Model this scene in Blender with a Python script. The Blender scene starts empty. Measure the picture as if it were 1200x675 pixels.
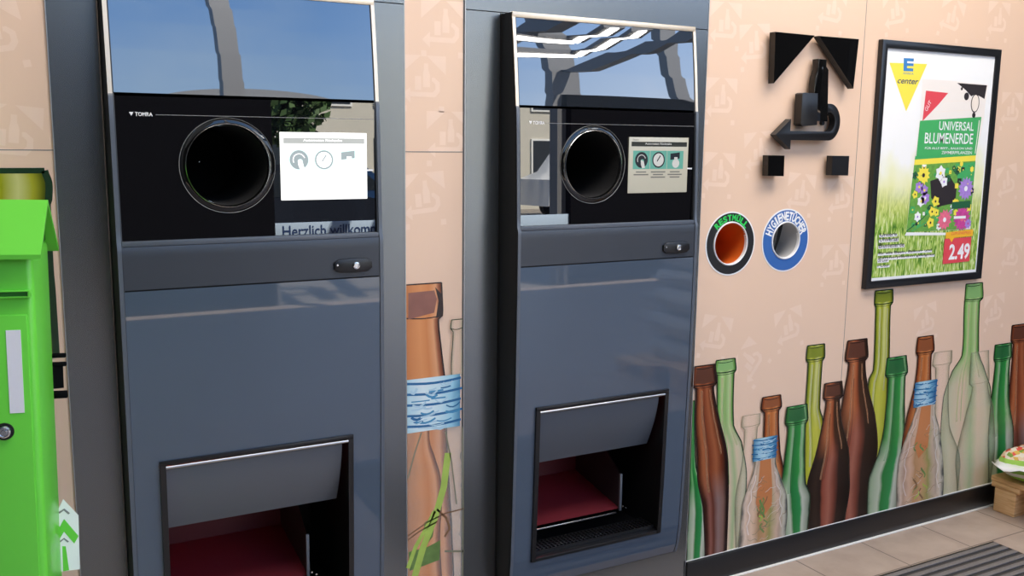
import bpy, bmesh, math, random
from mathutils import Vector, Matrix
from math import sin, cos, pi, radians as R_

C = bpy.context.scene.collection
SC = bpy.context.scene
rnd = random.Random(7)

# ------------------------------------------------------------------ camera
F_PX, PITCH, ROLL, YAW = 1111.82, 0.156041, -0.012293, 0.505327
D, H = 2.3, 1.46                      # distance from the wall, eye height
_fwd = Vector((sin(YAW) * cos(PITCH), cos(YAW) * cos(PITCH), -sin(PITCH)))
_rt = Vector((cos(YAW), -sin(YAW), 0)); _dn = _fwd.cross(_rt)
RT = cos(ROLL) * _rt + sin(ROLL) * _dn
DN = -sin(ROLL) * _rt + cos(ROLL) * _dn
FW = _fwd
cd = bpy.data.cameras.new('camera'); cam = bpy.data.objects.new('camera', cd); C.objects.link(cam)
cd.sensor_width = 36; cd.lens = F_PX / 1200 * 36; cd.clip_start = 0.02; cd.clip_end = 300
UPV = -DN; BK = -FW
cam.matrix_world = Matrix(((RT.x, UPV.x, BK.x, 0), (RT.y, UPV.y, BK.y, -D), (RT.z, UPV.z, BK.z, H), (0, 0, 0, 1)))
SC.camera = cam


def at(px, py, Y=0.0):
    """photo measurement -> (x, z) on the wall-parallel plane at depth Y"""
    d = RT * ((px - 600) / F_PX) + DN * ((py - 337.5) / F_PX) + FW
    t = (Y + D) / d.y
    return (d.x * t, d.z * t + H)


# --------------------------------------------------------------- materials
def nodes_of(m):
    m.use_nodes = True
    return m.node_tree.nodes, m.node_tree.links


def mat(name, col, rough=0.5, metal=0.0, ior=1.5, emit=None, es=0.0, var=0.0, vscale=8.0, bump=0.0, bscale=60.0, alpha=1.0, coat=0.0):
    m = bpy.data.materials.new(name); n, l = nodes_of(m); b = n['Principled BSDF']
    b.inputs['Base Color'].default_value = (*col, 1); b.inputs['Roughness'].default_value = rough
    b.inputs['Metallic'].default_value = metal; b.inputs['IOR'].default_value = ior
    b.inputs['Alpha'].default_value = alpha; b.inputs['Coat Weight'].default_value = coat
    if emit: b.inputs['Emission Color'].default_value = (*emit, 1); b.inputs['Emission Strength'].default_value = es
    if var or bump:
        tc = n.new('ShaderNodeTexCoord')
    if var:
        nz = n.new('ShaderNodeTexNoise'); nz.inputs['Scale'].default_value = vscale; nz.inputs['Detail'].default_value = 5
        l.new(tc.outputs['Object'], nz.inputs['Vector'])
        mx = n.new('ShaderNodeMix'); mx.data_type = 'RGBA'
        mx.inputs[6].default_value = (*[c * (1 - var) for c in col], 1); mx.inputs[7].default_value = (*[min(1, c * (1 + var)) for c in col], 1)
        l.new(nz.outputs['Fac'], mx.inputs[0]); l.new(mx.outputs[2], b.inputs['Base Color'])
    if bump:
        n2 = n.new('ShaderNodeTexNoise'); n2.inputs['Scale'].default_value = bscale; n2.inputs['Detail'].default_value = 3
        l.new(tc.outputs['Object'], n2.inputs['Vector'])
        bp = n.new('ShaderNodeBump'); bp.inputs['Strength'].default_value = bump; bp.inputs['Distance'].default_value = 0.002
        l.new(n2.outputs['Fac'], bp.inputs['Height']); l.new(bp.outputs['Normal'], b.inputs['Normal'])
    return m


def ramp_node(n, stops):
    r = n.new('ShaderNodeValToRGB'); e = r.color_ramp.elements
    while len(e) < len(stops): e.new(0.5)
    for el, (p, c) in zip(e, stops):
        el.position = p; el.color = (*c, 1) if len(c) == 3 else c
    return r


def print_mat(name, stops, low=None, low_at=0.4, astops=None, waver=0.035, rough=0.22):
    """ink of a printed bottle: colour bands across u, an optional second set of bands towards the foot"""
    m = bpy.data.materials.new(name); n, l = nodes_of(m); b = n['Principled BSDF']; b.inputs['Roughness'].default_value = .3; b.inputs['Specular IOR Level'].default_value = .25
    stops = [(p, tuple(q ** 1.25 for q in c)) for p, c in stops]; low = low and [(p, tuple(q ** 1.2 for q in c)) for p, c in low]
    uv = n.new('ShaderNodeUVMap'); sp = n.new('ShaderNodeSeparateXYZ'); l.new(uv.outputs['UV'], sp.inputs[0])
    tc = n.new('ShaderNodeTexCoord'); nz = n.new('ShaderNodeTexNoise'); nz.inputs['Scale'].default_value = 14; nz.inputs['Detail'].default_value = 3
    l.new(tc.outputs['Object'], nz.inputs['Vector'])
    ma = n.new('ShaderNodeMath'); ma.operation = 'MULTIPLY_ADD'; ma.inputs[1].default_value = waver * 2
    l.new(nz.outputs['Fac'], ma.inputs[0])
    sb = n.new('ShaderNodeMath'); sb.operation = 'SUBTRACT'; sb.inputs[1].default_value = waver
    l.new(sp.outputs['X'], sb.inputs[0]); l.new(sb.outputs[0], ma.inputs[2])
    r1 = ramp_node(n, stops); l.new(ma.outputs[0], r1.inputs[0]); out = r1.outputs['Color']
    if low:
        r2 = ramp_node(n, low); l.new(ma.outputs[0], r2.inputs[0])
        mr = n.new('ShaderNodeMapRange'); mr.inputs[1].default_value = low_at + .08; mr.inputs[2].default_value = low_at - .08
        l.new(sp.outputs['Y'], mr.inputs[0])
        mx = n.new('ShaderNodeMix'); mx.data_type = 'RGBA'
        l.new(mr.outputs[0], mx.inputs[0]); l.new(out, mx.inputs[6]); l.new(r2.outputs['Color'], mx.inputs[7]); out = mx.outputs[2]
    l.new(out, b.inputs['Base Color'])
    if astops:
        ra = ramp_node(n, [(p, (a, a, a)) for p, a in astops]); l.new(ma.outputs[0], ra.inputs[0]); l.new(ra.outputs['Color'], b.inputs['Alpha'])
    return m


M = {}
M['beige'] = mat('mural_beige', (.775, .55, .40), .33, var=.05, vscale=1.6, bump=.03, bscale=9)
M['beige_light'] = mat('mural_pale_mark', (.82, .605, .465), .33, var=.06, vscale=12)
M['plaster'] = mat('plaster', (.55, .48, .43), .8, var=.06)
M['leftwall'] = mat('dark_grey_plaster', (.05, .052, .054), .85, var=.1)
M['fascia'] = mat('grey_fascia_metal', (.185, .20, .21), .27, metal=.9, var=.05, vscale=3, bump=.02, bscale=5)
M['fascia_edge'] = mat('fascia_edge', (.45, .45, .45), .35, metal=.6)
M['side'] = mat('charcoal_plastic', (.018, .020, .023), .45, var=.1)
M['alu'] = mat('brushed_aluminium_trim', (.74, .63, .49), .36, metal=.55, var=.05, vscale=30)
M['bezel'] = mat('slate_bezel', (.085, .10, .125), .33, var=.06)
M['ledge'] = mat('dark_slate_metal', (.036, .043, .056), .36, metal=.15, var=.08, vscale=6)
M['door'] = mat('glossy_blue_grey_panel', (.068, .092, .128), .035, ior=1.6, var=.05, vscale=5)
M['glass_top'] = mat('dark_mirror_acrylic', (.012, .016, .022), .012, ior=2.25)
M['glass_black'] = mat('black_display_glass', (.002, .002, .003), .008, ior=2.0)
M['black'] = mat('black_plastic', (.006, .006, .007), .35, var=.1)
M['black_matt'] = mat('matt_black', (.004, .004, .005), .85)
M['black_gloss'] = mat('black_gloss_acrylic', (.003, .003, .003), .03, ior=1.5)
M['chrome'] = mat('chrome', (.62, .63, .64), .2, metal=1)
M['steel'] = mat('steel', (.5, .5, .5), .3, metal=1)
M['flap'] = mat('flap_metal', (.13, .145, .17), .38, metal=.3, var=.07, vscale=5)
M['redbin'] = mat('red_plastic_tray', (.10, .010, .016), .45, var=.2, bump=.06, bscale=80)
M['redled'] = mat('red_signal_led', (1, .05, .05), .5, emit=(1, .05, .05), es=7)
M['etch'] = mat('white_etched_line', (.30, .30, .29), .4)
M['etch_dim'] = mat('grey_etched_line', (.22, .22, .22), .4)
M['white'] = mat('white_print', (.85, .85, .85), .35)
M['offwhite'] = mat('warm_white_print', (.82, .80, .74), .4)
M['ink'] = mat('dark_ink', (.012, .012, .016), .4)
M['bluedark'] = mat('dark_blue_ink', (.02, .045, .13), .4)
M['blue'] = mat('ring_blue', (.035, .13, .40), .3)
M['logoblue'] = mat('logo_blue', (.045, .22, .52), .35)
M['ringblack'] = mat('ring_black', (.007, .007, .008), .45)
M['greentext'] = mat('green_letter', (.03, .62, .10), .35)
M['orange'] = mat('orange_plastic_tube', (.72, .15, .02), .4, var=.1)
M['greytube'] = mat('grey_plastic_tube', (.52, .52, .52), .4, var=.08)
M['yellow'] = mat('yellow_ink', (.88, .74, .08), .35)
M['orangeyellow'] = mat('orange_ink', (.88, .46, .03), .35)
M['red'] = mat('red_ink', (.72, .07, .09), .35)
M['pgreen'] = mat('bag_green_ink', (.06, .40, .12), .35)
M['dgreen'] = mat('dark_green_ink', (.02, .12, .05), .35)
M['violet'] = mat('violet_ink', (.38, .22, .62), .4, var=.3, vscale=90)
M['pink'] = mat('pink_ink', (.78, .15, .24), .4, var=.35, vscale=90)
M['magenta'] = mat('magenta_ink', (.55, .06, .28), .4, var=.4, vscale=60)
M['leafgreen'] = mat('leaf_ink', (.14, .36, .06), .4, var=.5, vscale=70)
M['soil'] = mat('soil_ink', (.022, .016, .018), .5)
M['cream'] = mat('cream_ink', (.86, .76, .66), .4)
M['bagwhite'] = mat('bag_pale_ink', (.84, .78, .72), .35)
M['boxgreen'] = mat('grass_green_enamel', (.13, .60, .05), .3, var=.05, vscale=5, bump=.05, bscale=25)
M['boxgreen_d'] = mat('green_enamel_shade', (.02, .16, .012), .5)  # shaded copy of the box green: shade put into the colour
M['wood'] = None
M['ceil'] = mat('ceiling_white', (.62, .60, .57), .8)
M['frame_dark'] = mat('dark_facade_metal', (.006, .006, .007), .95)
M['frame_dark'].node_tree.nodes['Principled BSDF'].inputs['Specular IOR Level'].default_value = 0
M['frame_grey'] = mat('grey_facade_metal', (.16, .16, .165), .5)
M['led'] = mat('white_led_diffuser', (1, 1, 1), .5, emit=(1, .96, .9), es=26)
M['facade'] = mat('facade_render', (.56, .52, .43), .9, var=.06, vscale=1)
M['facade_win'] = mat('facade_window_glass', (.02, .025, .03), .15)
M['asphalt'] = mat('asphalt', (.27, .235, .195), .9, var=.15, vscale=3)
M['carblue'] = mat('car_paint_blue', (.02, .05, .12), .15, coat=1)
M['cardark'] = mat('car_paint_dark', (.015, .018, .025), .15, coat=1)
M['vanwhite'] = mat('van_paint_white', (.7, .7, .68), .25, coat=1)
M['rubber'] = mat('tyre_rubber', (.01, .01, .01), .8)
M['leaf'] = mat('tree_leaf', (.05, .10, .025), .7, var=.4, vscale=3)
M['bark'] = mat('tree_bark', (.06, .045, .03), .9)
M['banner'] = mat('pale_blue_film', (.45, .56, .68), .5)


def screen_mat(name, k, cols):
    return {q: mat(name + '_' + q, tuple(c * .3 for c in cols[q]), .25, emit=cols[q], es=k) for q in cols}


SCR_A = dict(bg=(.95, .95, .92), bar=(.30, .31, .30), teal=(.62, .90, .86), ink=(.22, .26, .27), wh=(1, 1, 1), txt=(.85, .84, .82))
SCR_B = dict(bg=(.78, .74, .60), bar=(.05, .055, .05), teal=(.20, .58, .47), ink=(.03, .04, .05), wh=(.9, .9, .86), txt=(.28, .27, .25))
BROWN = print_mat('brown_bottle_ink', [(0, (.02, .006, .004)), (.07, (.16, .045, .018)), (.2, (.44, .17, .075)), (.42, (.27, .075, .03)), (.62, (.40, .15, .07)), (.8, (.20, .055, .022)), (.93, (.035, .012, .008)), (1, (.012, .004, .003))],
                  [(0, (.02, .008, .006)), (.12, (.08, .025, .015)), (.26, (.30, .13, .10)), (.4, (.16, .05, .03)), (.6, (.30, .20, .18)), (.8, (.26, .15, .12)), (.93, (.03, .012, .01)), (1, (.01, .004, .004))], .36)
AMBER = print_mat('amber_bottle_ink', [(0, (.05, .012, .006)), (.1, (.34, .10, .03)), (.3, (.62, .27, .10)), (.5, (.50, .18, .055)), (.75, (.62, .28, .12)), (.93, (.22, .06, .02)), (1, (.04, .01, .005))])
NECK = print_mat('orange_amber_neck_ink', [(0, (.60, .27, .12)), (.4, (.72, .36, .17)), (.62, (.66, .30, .13)), (.82, (.74, .42, .24)), (.9, (.42, .18, .10)), (1, (.10, .035, .025))])
LIPINK = mat('brown_lip_ink', (.24, .095, .07), .3, var=.3, vscale=25)
DARKB = print_mat('dark_brown_bottle_ink', [(0, (.02, .01, .006)), (.12, (.30, .11, .05)), (.34, (.58, .24, .11)), (.52, (.36, .11, .045)), (.62, (.09, .04, .02)), (.9, (.06, .03, .016)), (1, (.012, .006, .004))],
                  [(0, (.015, .008, .006)), (.18, (.055, .032, .022)), (.30, (.035, .02, .015)), (.36, (.30, .09, .055)), (.5, (.40, .16, .11)), (.62, (.22, .07, .045)), (.72, (.04, .02, .015)), (1, (.01, .006, .004))], .55)
GREEN = print_mat('green_bottle_ink', [(0, (.006, .03, .01)), (.08, (.03, .20, .045)), (.28, (.22, .48, .20)), (.42, (.03, .22, .06)), (.7, (.06, .34, .09)), (.84, (.36, .55, .30)), (.95, (.03, .14, .04)), (1, (.006, .03, .01))],
                  [(0, (.02, .04, .03)), (.08, (.34, .42, .28)), (.3, (.52, .55, .42)), (.4, (.03, .22, .06)), (.66, (.05, .30, .10)), (.74, (.55, .56, .46)), (.94, (.28, .32, .24)), (1, (.02, .04, .03))], .4, waver=.06)
LGREEN = print_mat('pale_green_bottle_ink', [(0, (.05, .14, .03)), (.1, (.24, .48, .14)), (.28, (.50, .68, .32)), (.5, (.34, .54, .20)), (.75, (.54, .70, .36)), (.92, (.18, .38, .10)), (1, (.04, .12, .03))],
                   [(0, (.44, .46, .28)), (.15, (.66, .62, .44)), (.4, (.78, .62, .46)), (.58, (.46, .58, .32)), (.72, (.76, .64, .46)), (.88, (.68, .62, .45)), (1, (.40, .44, .26))], .60, [(0, .9), (.3, .85), (.6, .8), (1, .9)])
LIME = print_mat('lime_bottle_ink', [(0, (.05, .06, .005)), (.1, (.26, .30, .02)), (.26, (.55, .56, .12)), (.42, (.36, .38, .02)), (.62, (.62, .62, .28)), (.8, (.44, .44, .05)), (.93, (.16, .18, .01)), (1, (.04, .05, .005))],
                 [(0, (.10, .11, .01)), (.2, (.50, .50, .06)), (.6, (.56, .55, .10)), (.9, (.40, .40, .05)), (1, (.08, .09, .01))], .62)
CLEAR = print_mat('clear_bottle_ink', [(0, (.16, .18, .10)), (.1, (.55, .58, .42)), (.3, (.95, .84, .74)), (.6, (.90, .80, .68)), (.88, (.56, .60, .42)), (1, (.14, .18, .10))], None, .4, [(0, .55), (.12, .25), (.3, .12), (.7, .12), (.9, .25), (1, .55)], waver=.08)
PET = print_mat('clear_plastic_bottle_ink', [(0, (.20, .18, .15)), (.08, (.88, .72, .58)), (.24, (.92, .72, .55)), (.38, (.62, .40, .22)), (.52, (.72, .46, .27)), (.64, (.44, .44, .18)), (.8, (.92, .76, .60)), (.93, (.74, .68, .56)), (1, (.10, .11, .11))], None, .4, [(0, .9), (.15, .4), (.4, .75), (.65, .75), (.85, .45), (1, .9)], waver=.12)
PETBLUE = print_mat('blue_thread_ink', [(0, (.04, .20, .34)), (.2, (.36, .58, .68)), (.45, (.52, .68, .72)), (.7, (.24, .48, .62)), (1, (.03, .16, .32))], waver=.2)
PET2 = print_mat('wide_clear_bottle_ink', [(0, (.6, .58, .50)), (.3, (.80, .70, .60)), (.6, (.86, .78, .70)), (1, (.70, .70, .66))], None, .4, [(0, .3), (.4, .1), (.7, .2), (1, .35)], waver=.2)
OUT_T = mat('twig_ink', (.20, .10, .045), .3)
DARKLEAF = mat('dark_leaf_ink', (.13, .22, .06), .3, var=.5, vscale=40)
PETBLUE2 = print_mat('pale_thread_ink', [(0, (.50, .68, .74)), (.3, (.72, .82, .84)), (.6, (.62, .78, .82)), (.85, (.40, .66, .76)), (1, (.05, .26, .44))], waver=.15)
PETBLUE_D = mat('blue_thread_dark_ink', (.02, .13, .30), .25)
OUT_B = mat('brown_outline_ink', (.018, .006, .005), .25)
OUT_G = mat('green_outline_ink', (.010, .035, .014), .25)
OUT_C = mat('grey_outline_ink', (.22, .21, .14), .25)
LIGHT_G = mat('leaf_streak_ink', (.38, .52, .10), .25, var=.3, vscale=20)
PETBLUE_M = mat('mid_blue_thread_ink', (.06, .26, .46), .25)
PETBLUE_L = mat('pale_blue_thread_ink', (.42, .62, .72), .25)


def wood_mat():
    m = bpy.data.materials.new('rough_pine'); n, l = nodes_of(m); b = n['Principled BSDF']; b.inputs['Roughness'].default_value = .75
    tc = n.new('ShaderNodeTexCoord'); mp = n.new('ShaderNodeMapping'); mp.inputs['Scale'].default_value = (5, 5, 60)
    nz = n.new('ShaderNodeTexNoise'); nz.inputs['Scale'].default_value = 1.2; nz.inputs['Detail'].default_value = 6; nz.inputs['Distortion'].default_value = 1.2
    l.new(tc.outputs['Object'], mp.inputs[0]); l.new(mp.outputs[0], nz.inputs['Vector'])
    r = ramp_node(n, [(.3, (.55, .30, .12)), (.5, (.80, .50, .24)), (.7, (.88, .60, .32))]); l.new(nz.outputs['Fac'], r.inputs[0]); l.new(r.outputs[0], b.inputs['Base Color'])
    return m


M['wood'] = wood_mat()


def tile_mat():
    m = bpy.data.materials.new('beige_floor_tiles'); n, l = nodes_of(m); b = n['Principled BSDF']
    tc = n.new('ShaderNodeTexCoord'); sp = n.new('ShaderNodeSeparateXYZ'); l.new(tc.outputs['Object'], sp.inputs[0])
    fac = None
    for ax, off, size in (('X', 2.42, .331), ('Y', -.236, .331)):
        a = n.new('ShaderNodeMath'); a.operation = 'SUBTRACT'; a.inputs[1].default_value = off; l.new(sp.outputs[ax], a.inputs[0])
        d = n.new('ShaderNodeMath'); d.operation = 'DIVIDE'; d.inputs[1].default_value = size; l.new(a.outputs[0], d.inputs[0])
        f = n.new('ShaderNodeMath'); f.operation = 'FRACT'; l.new(d.outputs[0], f.inputs[0])
        p = n.new('ShaderNodeMath'); p.operation = 'PINGPONG'; p.inputs[1].default_value = .5; l.new(f.outputs[0], p.inputs[0])
        c = n.new('ShaderNodeMath'); c.operation = 'LESS_THAN'; c.inputs[1].default_value = .008; l.new(p.outputs[0], c.inputs[0])
        if fac is None: fac = c.outputs[0]
        else:
            g = n.new('ShaderNodeMath'); g.operation = 'MAXIMUM'; l.new(fac, g.inputs[0]); l.new(c.outputs[0], g.inputs[1]); fac = g.outputs[0]
    nz = n.new('ShaderNodeTexNoise'); nz.inputs['Scale'].default_value = 9; nz.inputs['Detail'].default_value = 8; l.new(tc.outputs['Object'], nz.inputs['Vector'])
    r = ramp_node(n, [(.3, (.38, .29, .225)), (.7, (.48, .375, .295))]); l.new(nz.outputs['Fac'], r.inputs[0])
    mx = n.new('ShaderNodeMix'); mx.data_type = 'RGBA'; mx.inputs[7].default_value = (.17, .135, .11, 1)
    l.new(fac, mx.inputs[0]); l.new(r.outputs[0], mx.inputs[6]); l.new(mx.outputs[2], b.inputs['Base Color']); b.inputs['Roughness'].default_value = .5
    return m


M['tiles'] = tile_mat()


def sheet_mat():
    """the poster's photograph of a sunny lawn: white above, yellow-green blur, blades of grass at the foot"""
    m = bpy.data.materials.new('poster_lawn_picture'); n, l = nodes_of(m); b = n['Principled BSDF']; b.inputs['Roughness'].default_value = .25
    uv = n.new('ShaderNodeUVMap'); sp = n.new('ShaderNodeSeparateXYZ'); l.new(uv.outputs['UV'], sp.inputs[0])
    mp = n.new('ShaderNodeMapping'); mp.inputs['Scale'].default_value = (55, 14, 1); mp.inputs['Rotation'].default_value = (0, 0, .35); l.new(uv.outputs['UV'], mp.inputs[0])
    nz = n.new('ShaderNodeTexNoise'); nz.inputs['Scale'].default_value = 1; nz.inputs['Detail'].default_value = 5; nz.inputs['Distortion'].default_value = 1.5; l.new(mp.outputs[0], nz.inputs['Vector'])
    g = ramp_node(n, [(.3, (.04, .14, .02)), (.45, (.22, .40, .05)), (.55, (.50, .62, .16)), (.72, (.80, .84, .55))]); l.new(nz.outputs['Fac'], g.inputs[0])
    n2 = n.new('ShaderNodeTexNoise'); n2.inputs['Scale'].default_value = 6; l.new(uv.outputs['UV'], n2.inputs['Vector'])
    ad = n.new('ShaderNodeMath'); ad.operation = 'MULTIPLY_ADD'; ad.inputs[1].default_value = .3; l.new(n2.outputs['Fac'], ad.inputs[0]); l.new(sp.outputs['Y'], ad.inputs[2])
    bl = ramp_node(n, [(.3, (.50, .56, .10)), (.46, (.74, .74, .24)), (.6, (.84, .84, .55)), (.72, (.88, .88, .86))]); l.new(ad.outputs[0], bl.inputs[0])
    mr = n.new('ShaderNodeMapRange'); mr.inputs[1].default_value = .42; mr.inputs[2].default_value = .24; l.new(sp.outputs['Y'], mr.inputs[0])
    mx = n.new('ShaderNodeMix'); mx.data_type = 'RGBA'; l.new(mr.outputs[0], mx.inputs[0]); l.new(bl.outputs[0], mx.inputs[6]); l.new(g.outputs[0], mx.inputs[7])
    l.new(mx.outputs[2], b.inputs['Base Color'])
    return m


M['sheet'] = sheet_mat()


def bag_mat():
    m = bpy.data.materials.new('printed_soil_bag_film'); n, l = nodes_of(m); b = n['Principled BSDF']; b.inputs['Roughness'].default_value = .25
    tc = n.new('ShaderNodeTexCoord'); sp = n.new('ShaderNodeSeparateXYZ'); l.new(tc.outputs['Object'], sp.inputs[0])
    vo = n.new('ShaderNodeTexVoronoi'); vo.inputs['Scale'].default_value = 60; l.new(tc.outputs['Object'], vo.inputs['Vector'])
    cr = ramp_node(n, [(0, (.75, .10, .07)), (.25, (.80, .62, .42)), (.42, (.45, .08, .05)), (.55, (.82, .74, .60)), (.72, (.70, .45, .10)), (.88, (.20, .36, .06)), (1, (.78, .2, .12))])
    cr.color_ramp.interpolation = 'CONSTANT'
    sc = n.new('ShaderNodeSeparateColor'); l.new(vo.outputs['Color'], sc.inputs[0]); l.new(sc.outputs[0], cr.inputs[0])
    nz = n.new('ShaderNodeTexNoise'); nz.inputs['Scale'].default_value = 5; l.new(tc.outputs['Object'], nz.inputs['Vector'])
    ma = n.new('ShaderNodeMath'); ma.operation = 'MULTIPLY_ADD'; ma.inputs[1].default_value = .05; l.new(nz.outputs['Fac'], ma.inputs[0]); l.new(sp.outputs['Z'], ma.inputs[2])
    band = ramp_node(n, [(0, (.80, .82, .76)), (.03, (.30, .58, .07)), (.05, (.82, .84, .80)), (.066, (.22, .50, .06)), (.088, (.80, .84, .70)), (.1, (.34, .60, .10))])
    band.color_ramp.interpolation = 'CONSTANT'; l.new(ma.outputs[0], band.inputs[0])
    gt = n.new('ShaderNodeMath'); gt.operation = 'GREATER_THAN'; gt.inputs[1].default_value = .118; l.new(ma.outputs[0], gt.inputs[0])
    mx = n.new('ShaderNodeMix'); mx.data_type = 'RGBA'; l.new(gt.outputs[0], mx.inputs[0]); l.new(band.outputs[0], mx.inputs[6]); l.new(cr.outputs[0], mx.inputs[7])
    l.new(mx.outputs[2], b.inputs['Base Color'])
    return m


M['bag'] = bag_mat()
M['palefilm'] = mat('pale_bag_film', (.70, .70, .68), .3, var=.12, vscale=14)


# ----------------------------------------------------------------- builder
class B:
    def __init__(s):
        s.bm = bmesh.new(); s.uv = s.bm.loops.layers.uv.new('UVMap')

    def merge(s, b2, mi=0, mtx=None):
        me = bpy.data.meshes.new('tmp'); b2.to_mesh(me); b2.free()
        if mtx: me.transform(mtx)
        n0 = len(s.bm.faces); s.bm.from_mesh(me); bpy.data.meshes.remove(me)
        s.bm.faces.ensure_lookup_table()
        if mi:
            for f in s.bm.faces[n0:]: f.material_index = mi
        return s

    def box(s, x0, x1, y0, y1, z0, z1, bev=0.0, mi=0, mtx=None, seg=2):
        b = bmesh.new(); bmesh.ops.create_cube(b, size=1)
        for v in b.verts: v.co = Vector(((x0 + x1) / 2 + v.co.x * (x1 - x0), (y0 + y1) / 2 + v.co.y * (y1 - y0), (z0 + z1) / 2 + v.co.z * (z1 - z0)))
        if bev: bmesh.ops.bevel(b, geom=list(b.edges), offset=bev, segments=seg, affect='EDGES', profile=.5)
        return s.merge(b, mi, mtx)

    def poly(s, pts, y0, y1=None, holes=(), mi=0, mtx=None, bev=0.0):
        """outline in (x, z); flat at y0 or extruded from y0 (front) to y1 (back)"""
        b = bmesh.new(); es = []
        for loop in (pts, *holes):
            vs = [b.verts.new((p[0], y0, p[1])) for p in loop]
            es += [b.edges.new((vs[i], vs[(i + 1) % len(vs)])) for i in range(len(vs))]
        if holes: bmesh.ops.triangle_fill(b, edges=es, use_beauty=True, use_dissolve=False)
        else:
            b.faces.new(b.verts[:])
        for f in b.faces:
            f.normal_update()
            if f.normal.y > 0: f.normal_flip()
        if y1 is not None:
            fr = list(b.faces)
            r = bmesh.ops.extrude_face_region(b, geom=fr, use_keep_orig=True)
            for g in r['geom']:
                if isinstance(g, bmesh.types.BMVert): g.co.y = y1
            bmesh.ops.recalc_face_normals(b, faces=b.faces)
            if bev:
                ed = [e for e in b.edges if all(abs(v.co.y - y0) < 1e-6 for v in e.verts) and len(e.link_faces) == 2 and any(abs(f.normal.y) < .5 for f in e.link_faces)]
                bmesh.ops.bevel(b, geom=ed, offset=bev, segments=2, affect='EDGES', profile=.5)
        return s.merge(b, mi, mtx)

    def prism_yz(s, pts, x0, x1, mi=0):
        b = bmesh.new(); v0 = [b.verts.new((x0, p[0], p[1])) for p in pts]; v1 = [b.verts.new((x1, p[0], p[1])) for p in pts]
        b.faces.new(v0); b.faces.new(v1); n = len(pts)
        for i in range(n): b.faces.new((v0[i], v0[(i + 1) % n], v1[(i + 1) % n], v1[i]))
        bmesh.ops.recalc_face_normals(b, faces=b.faces)
        return s.merge(b, mi)

    def prism_xy(s, pts, z0, z1, mi=0):
        b = bmesh.new(); v0 = [b.verts.new((p[0], p[1], z0)) for p in pts]; v1 = [b.verts.new((p[0], p[1], z1)) for p in pts]
        b.faces.new(v0); b.faces.new(v1); n = len(pts)
        for i in range(n): b.faces.new((v0[i], v0[(i + 1) % n], v1[(i + 1) % n], v1[i]))
        bmesh.ops.recalc_face_normals(b, faces=b.faces)
        return s.merge(b, mi)

    def lathe_y(s, prof, cx, cz, seg=64, mi=0, close=False):
        """prof: list of (radius, y); axis along y through (cx, cz)"""
        b = bmesh.new(); rings = []
        for r, y in prof:
            rings.append([b.verts.new((cx + r * cos(2 * pi * k / seg), y, cz + r * sin(2 * pi * k / seg))) for k in range(seg)])
        m = len(rings)
        for i in range(m if close else m - 1):
            a, c = rings[i], rings[(i + 1) % m]
            for k in range(seg): b.faces.new((a[k], a[(k + 1) % seg], c[(k + 1) % seg], c[k]))
        return s.merge(b, mi)

    def cyl(s, p, axis, r, h, seg=24, mi=0, r2=None):
        b = bmesh.new(); bmesh.ops.create_cone(b, cap_ends=True, segments=seg, radius1=r, radius2=r if r2 is None else r2, depth=h)
        mtx = Matrix.Translation(p) @ Vector((0, 0, 1)).rotation_difference(Vector(axis)).to_matrix().to_4x4()
        return s.merge(b, mi, mtx)

    def grid(s, rows, mi=0, uv=True):
        """rows of points; quads between"""
        bm = s.bm; vs = [[bm.verts.new(p) for p in r] for r in rows]; nr, nc = len(rows), len(rows[0])
        for i in range(nr - 1):
            for j in range(nc - 1):
                f = bm.faces.new((vs[i][j], vs[i][j + 1], vs[i + 1][j + 1], vs[i + 1][j])); f.material_index = mi
                for lp, (a, c) in zip(f.loops, ((i, j), (i, j + 1), (i + 1, j + 1), (i + 1, j))): lp[s.uv].uv = (c / (nc - 1), 1 - a / (nr - 1))
        return s

    def ribbon(s, pts, w, y, mi=0):
        """flat line of width w through (x, z) points"""
        n = len(pts); L, Rr = [], []
        for i in range(n):
            a = Vector(pts[max(0, i - 1)]); c = Vector(pts[min(n - 1, i + 1)]); t = c - a
            if t.length < 1e-9: t = Vector((1, 0))
            t.normalize(); nn = Vector((-t.y, t.x)) * (w / 2); p = Vector(pts[i])
            L.append((p.x + nn.x, y, p.y + nn.y)); Rr.append((p.x - nn.x, y, p.y - nn.y))
        return s.grid([[l, r] for l, r in zip(L, Rr)], mi)

    def tube(s, pts, r, seg=8, mi=0):
        b = bmesh.new(); rings = []; pts = [Vector(p) for p in pts]
        for i, p in enumerate(pts):
            t = (pts[min(i + 1, len(pts) - 1)] - pts[max(i - 1, 0)]).normalized()
            u = t.cross(Vector((0, 0, 1)));
            if u.length < 1e-4: u = t.cross(Vector((0, 1, 0)))
            u.normalize(); v = t.cross(u)
            rr = r[i] if isinstance(r, (list, tuple)) else r
            rings.append([b.verts.new(p + rr * (u * cos(2 * pi * k / seg) + v * sin(2 * pi * k / seg))) for k in range(seg)])
        for i in range(len(rings) - 1):
            for k in range(seg): b.faces.new((rings[i][k], rings[i][(k + 1) % seg], rings[i + 1][(k + 1) % seg], rings[i + 1][k]))
        b.faces.new(rings[0]); b.faces.new(rings[-1]); bmesh.ops.recalc_face_normals(b, faces=b.faces)
        return s.merge(b, mi)

    def build(s, name, mats, parent=None, smooth=True, ang=35, recalc=False):
        if recalc: bmesh.ops.recalc_face_normals(s.bm, faces=s.bm.faces)
        me = bpy.data.meshes.new(name); s.bm.to_mesh(me); s.bm.free()
        for m in (mats if isinstance(mats, (list, tuple)) else [mats]): me.materials.append(m)
        if smooth:
            for p in me.polygons: p.use_smooth = True
            me.set_sharp_from_angle(angle=R_(ang))
        o = bpy.data.objects.new(name, me); C.objects.link(o)
        if parent: o.parent = parent
        return o


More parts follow.
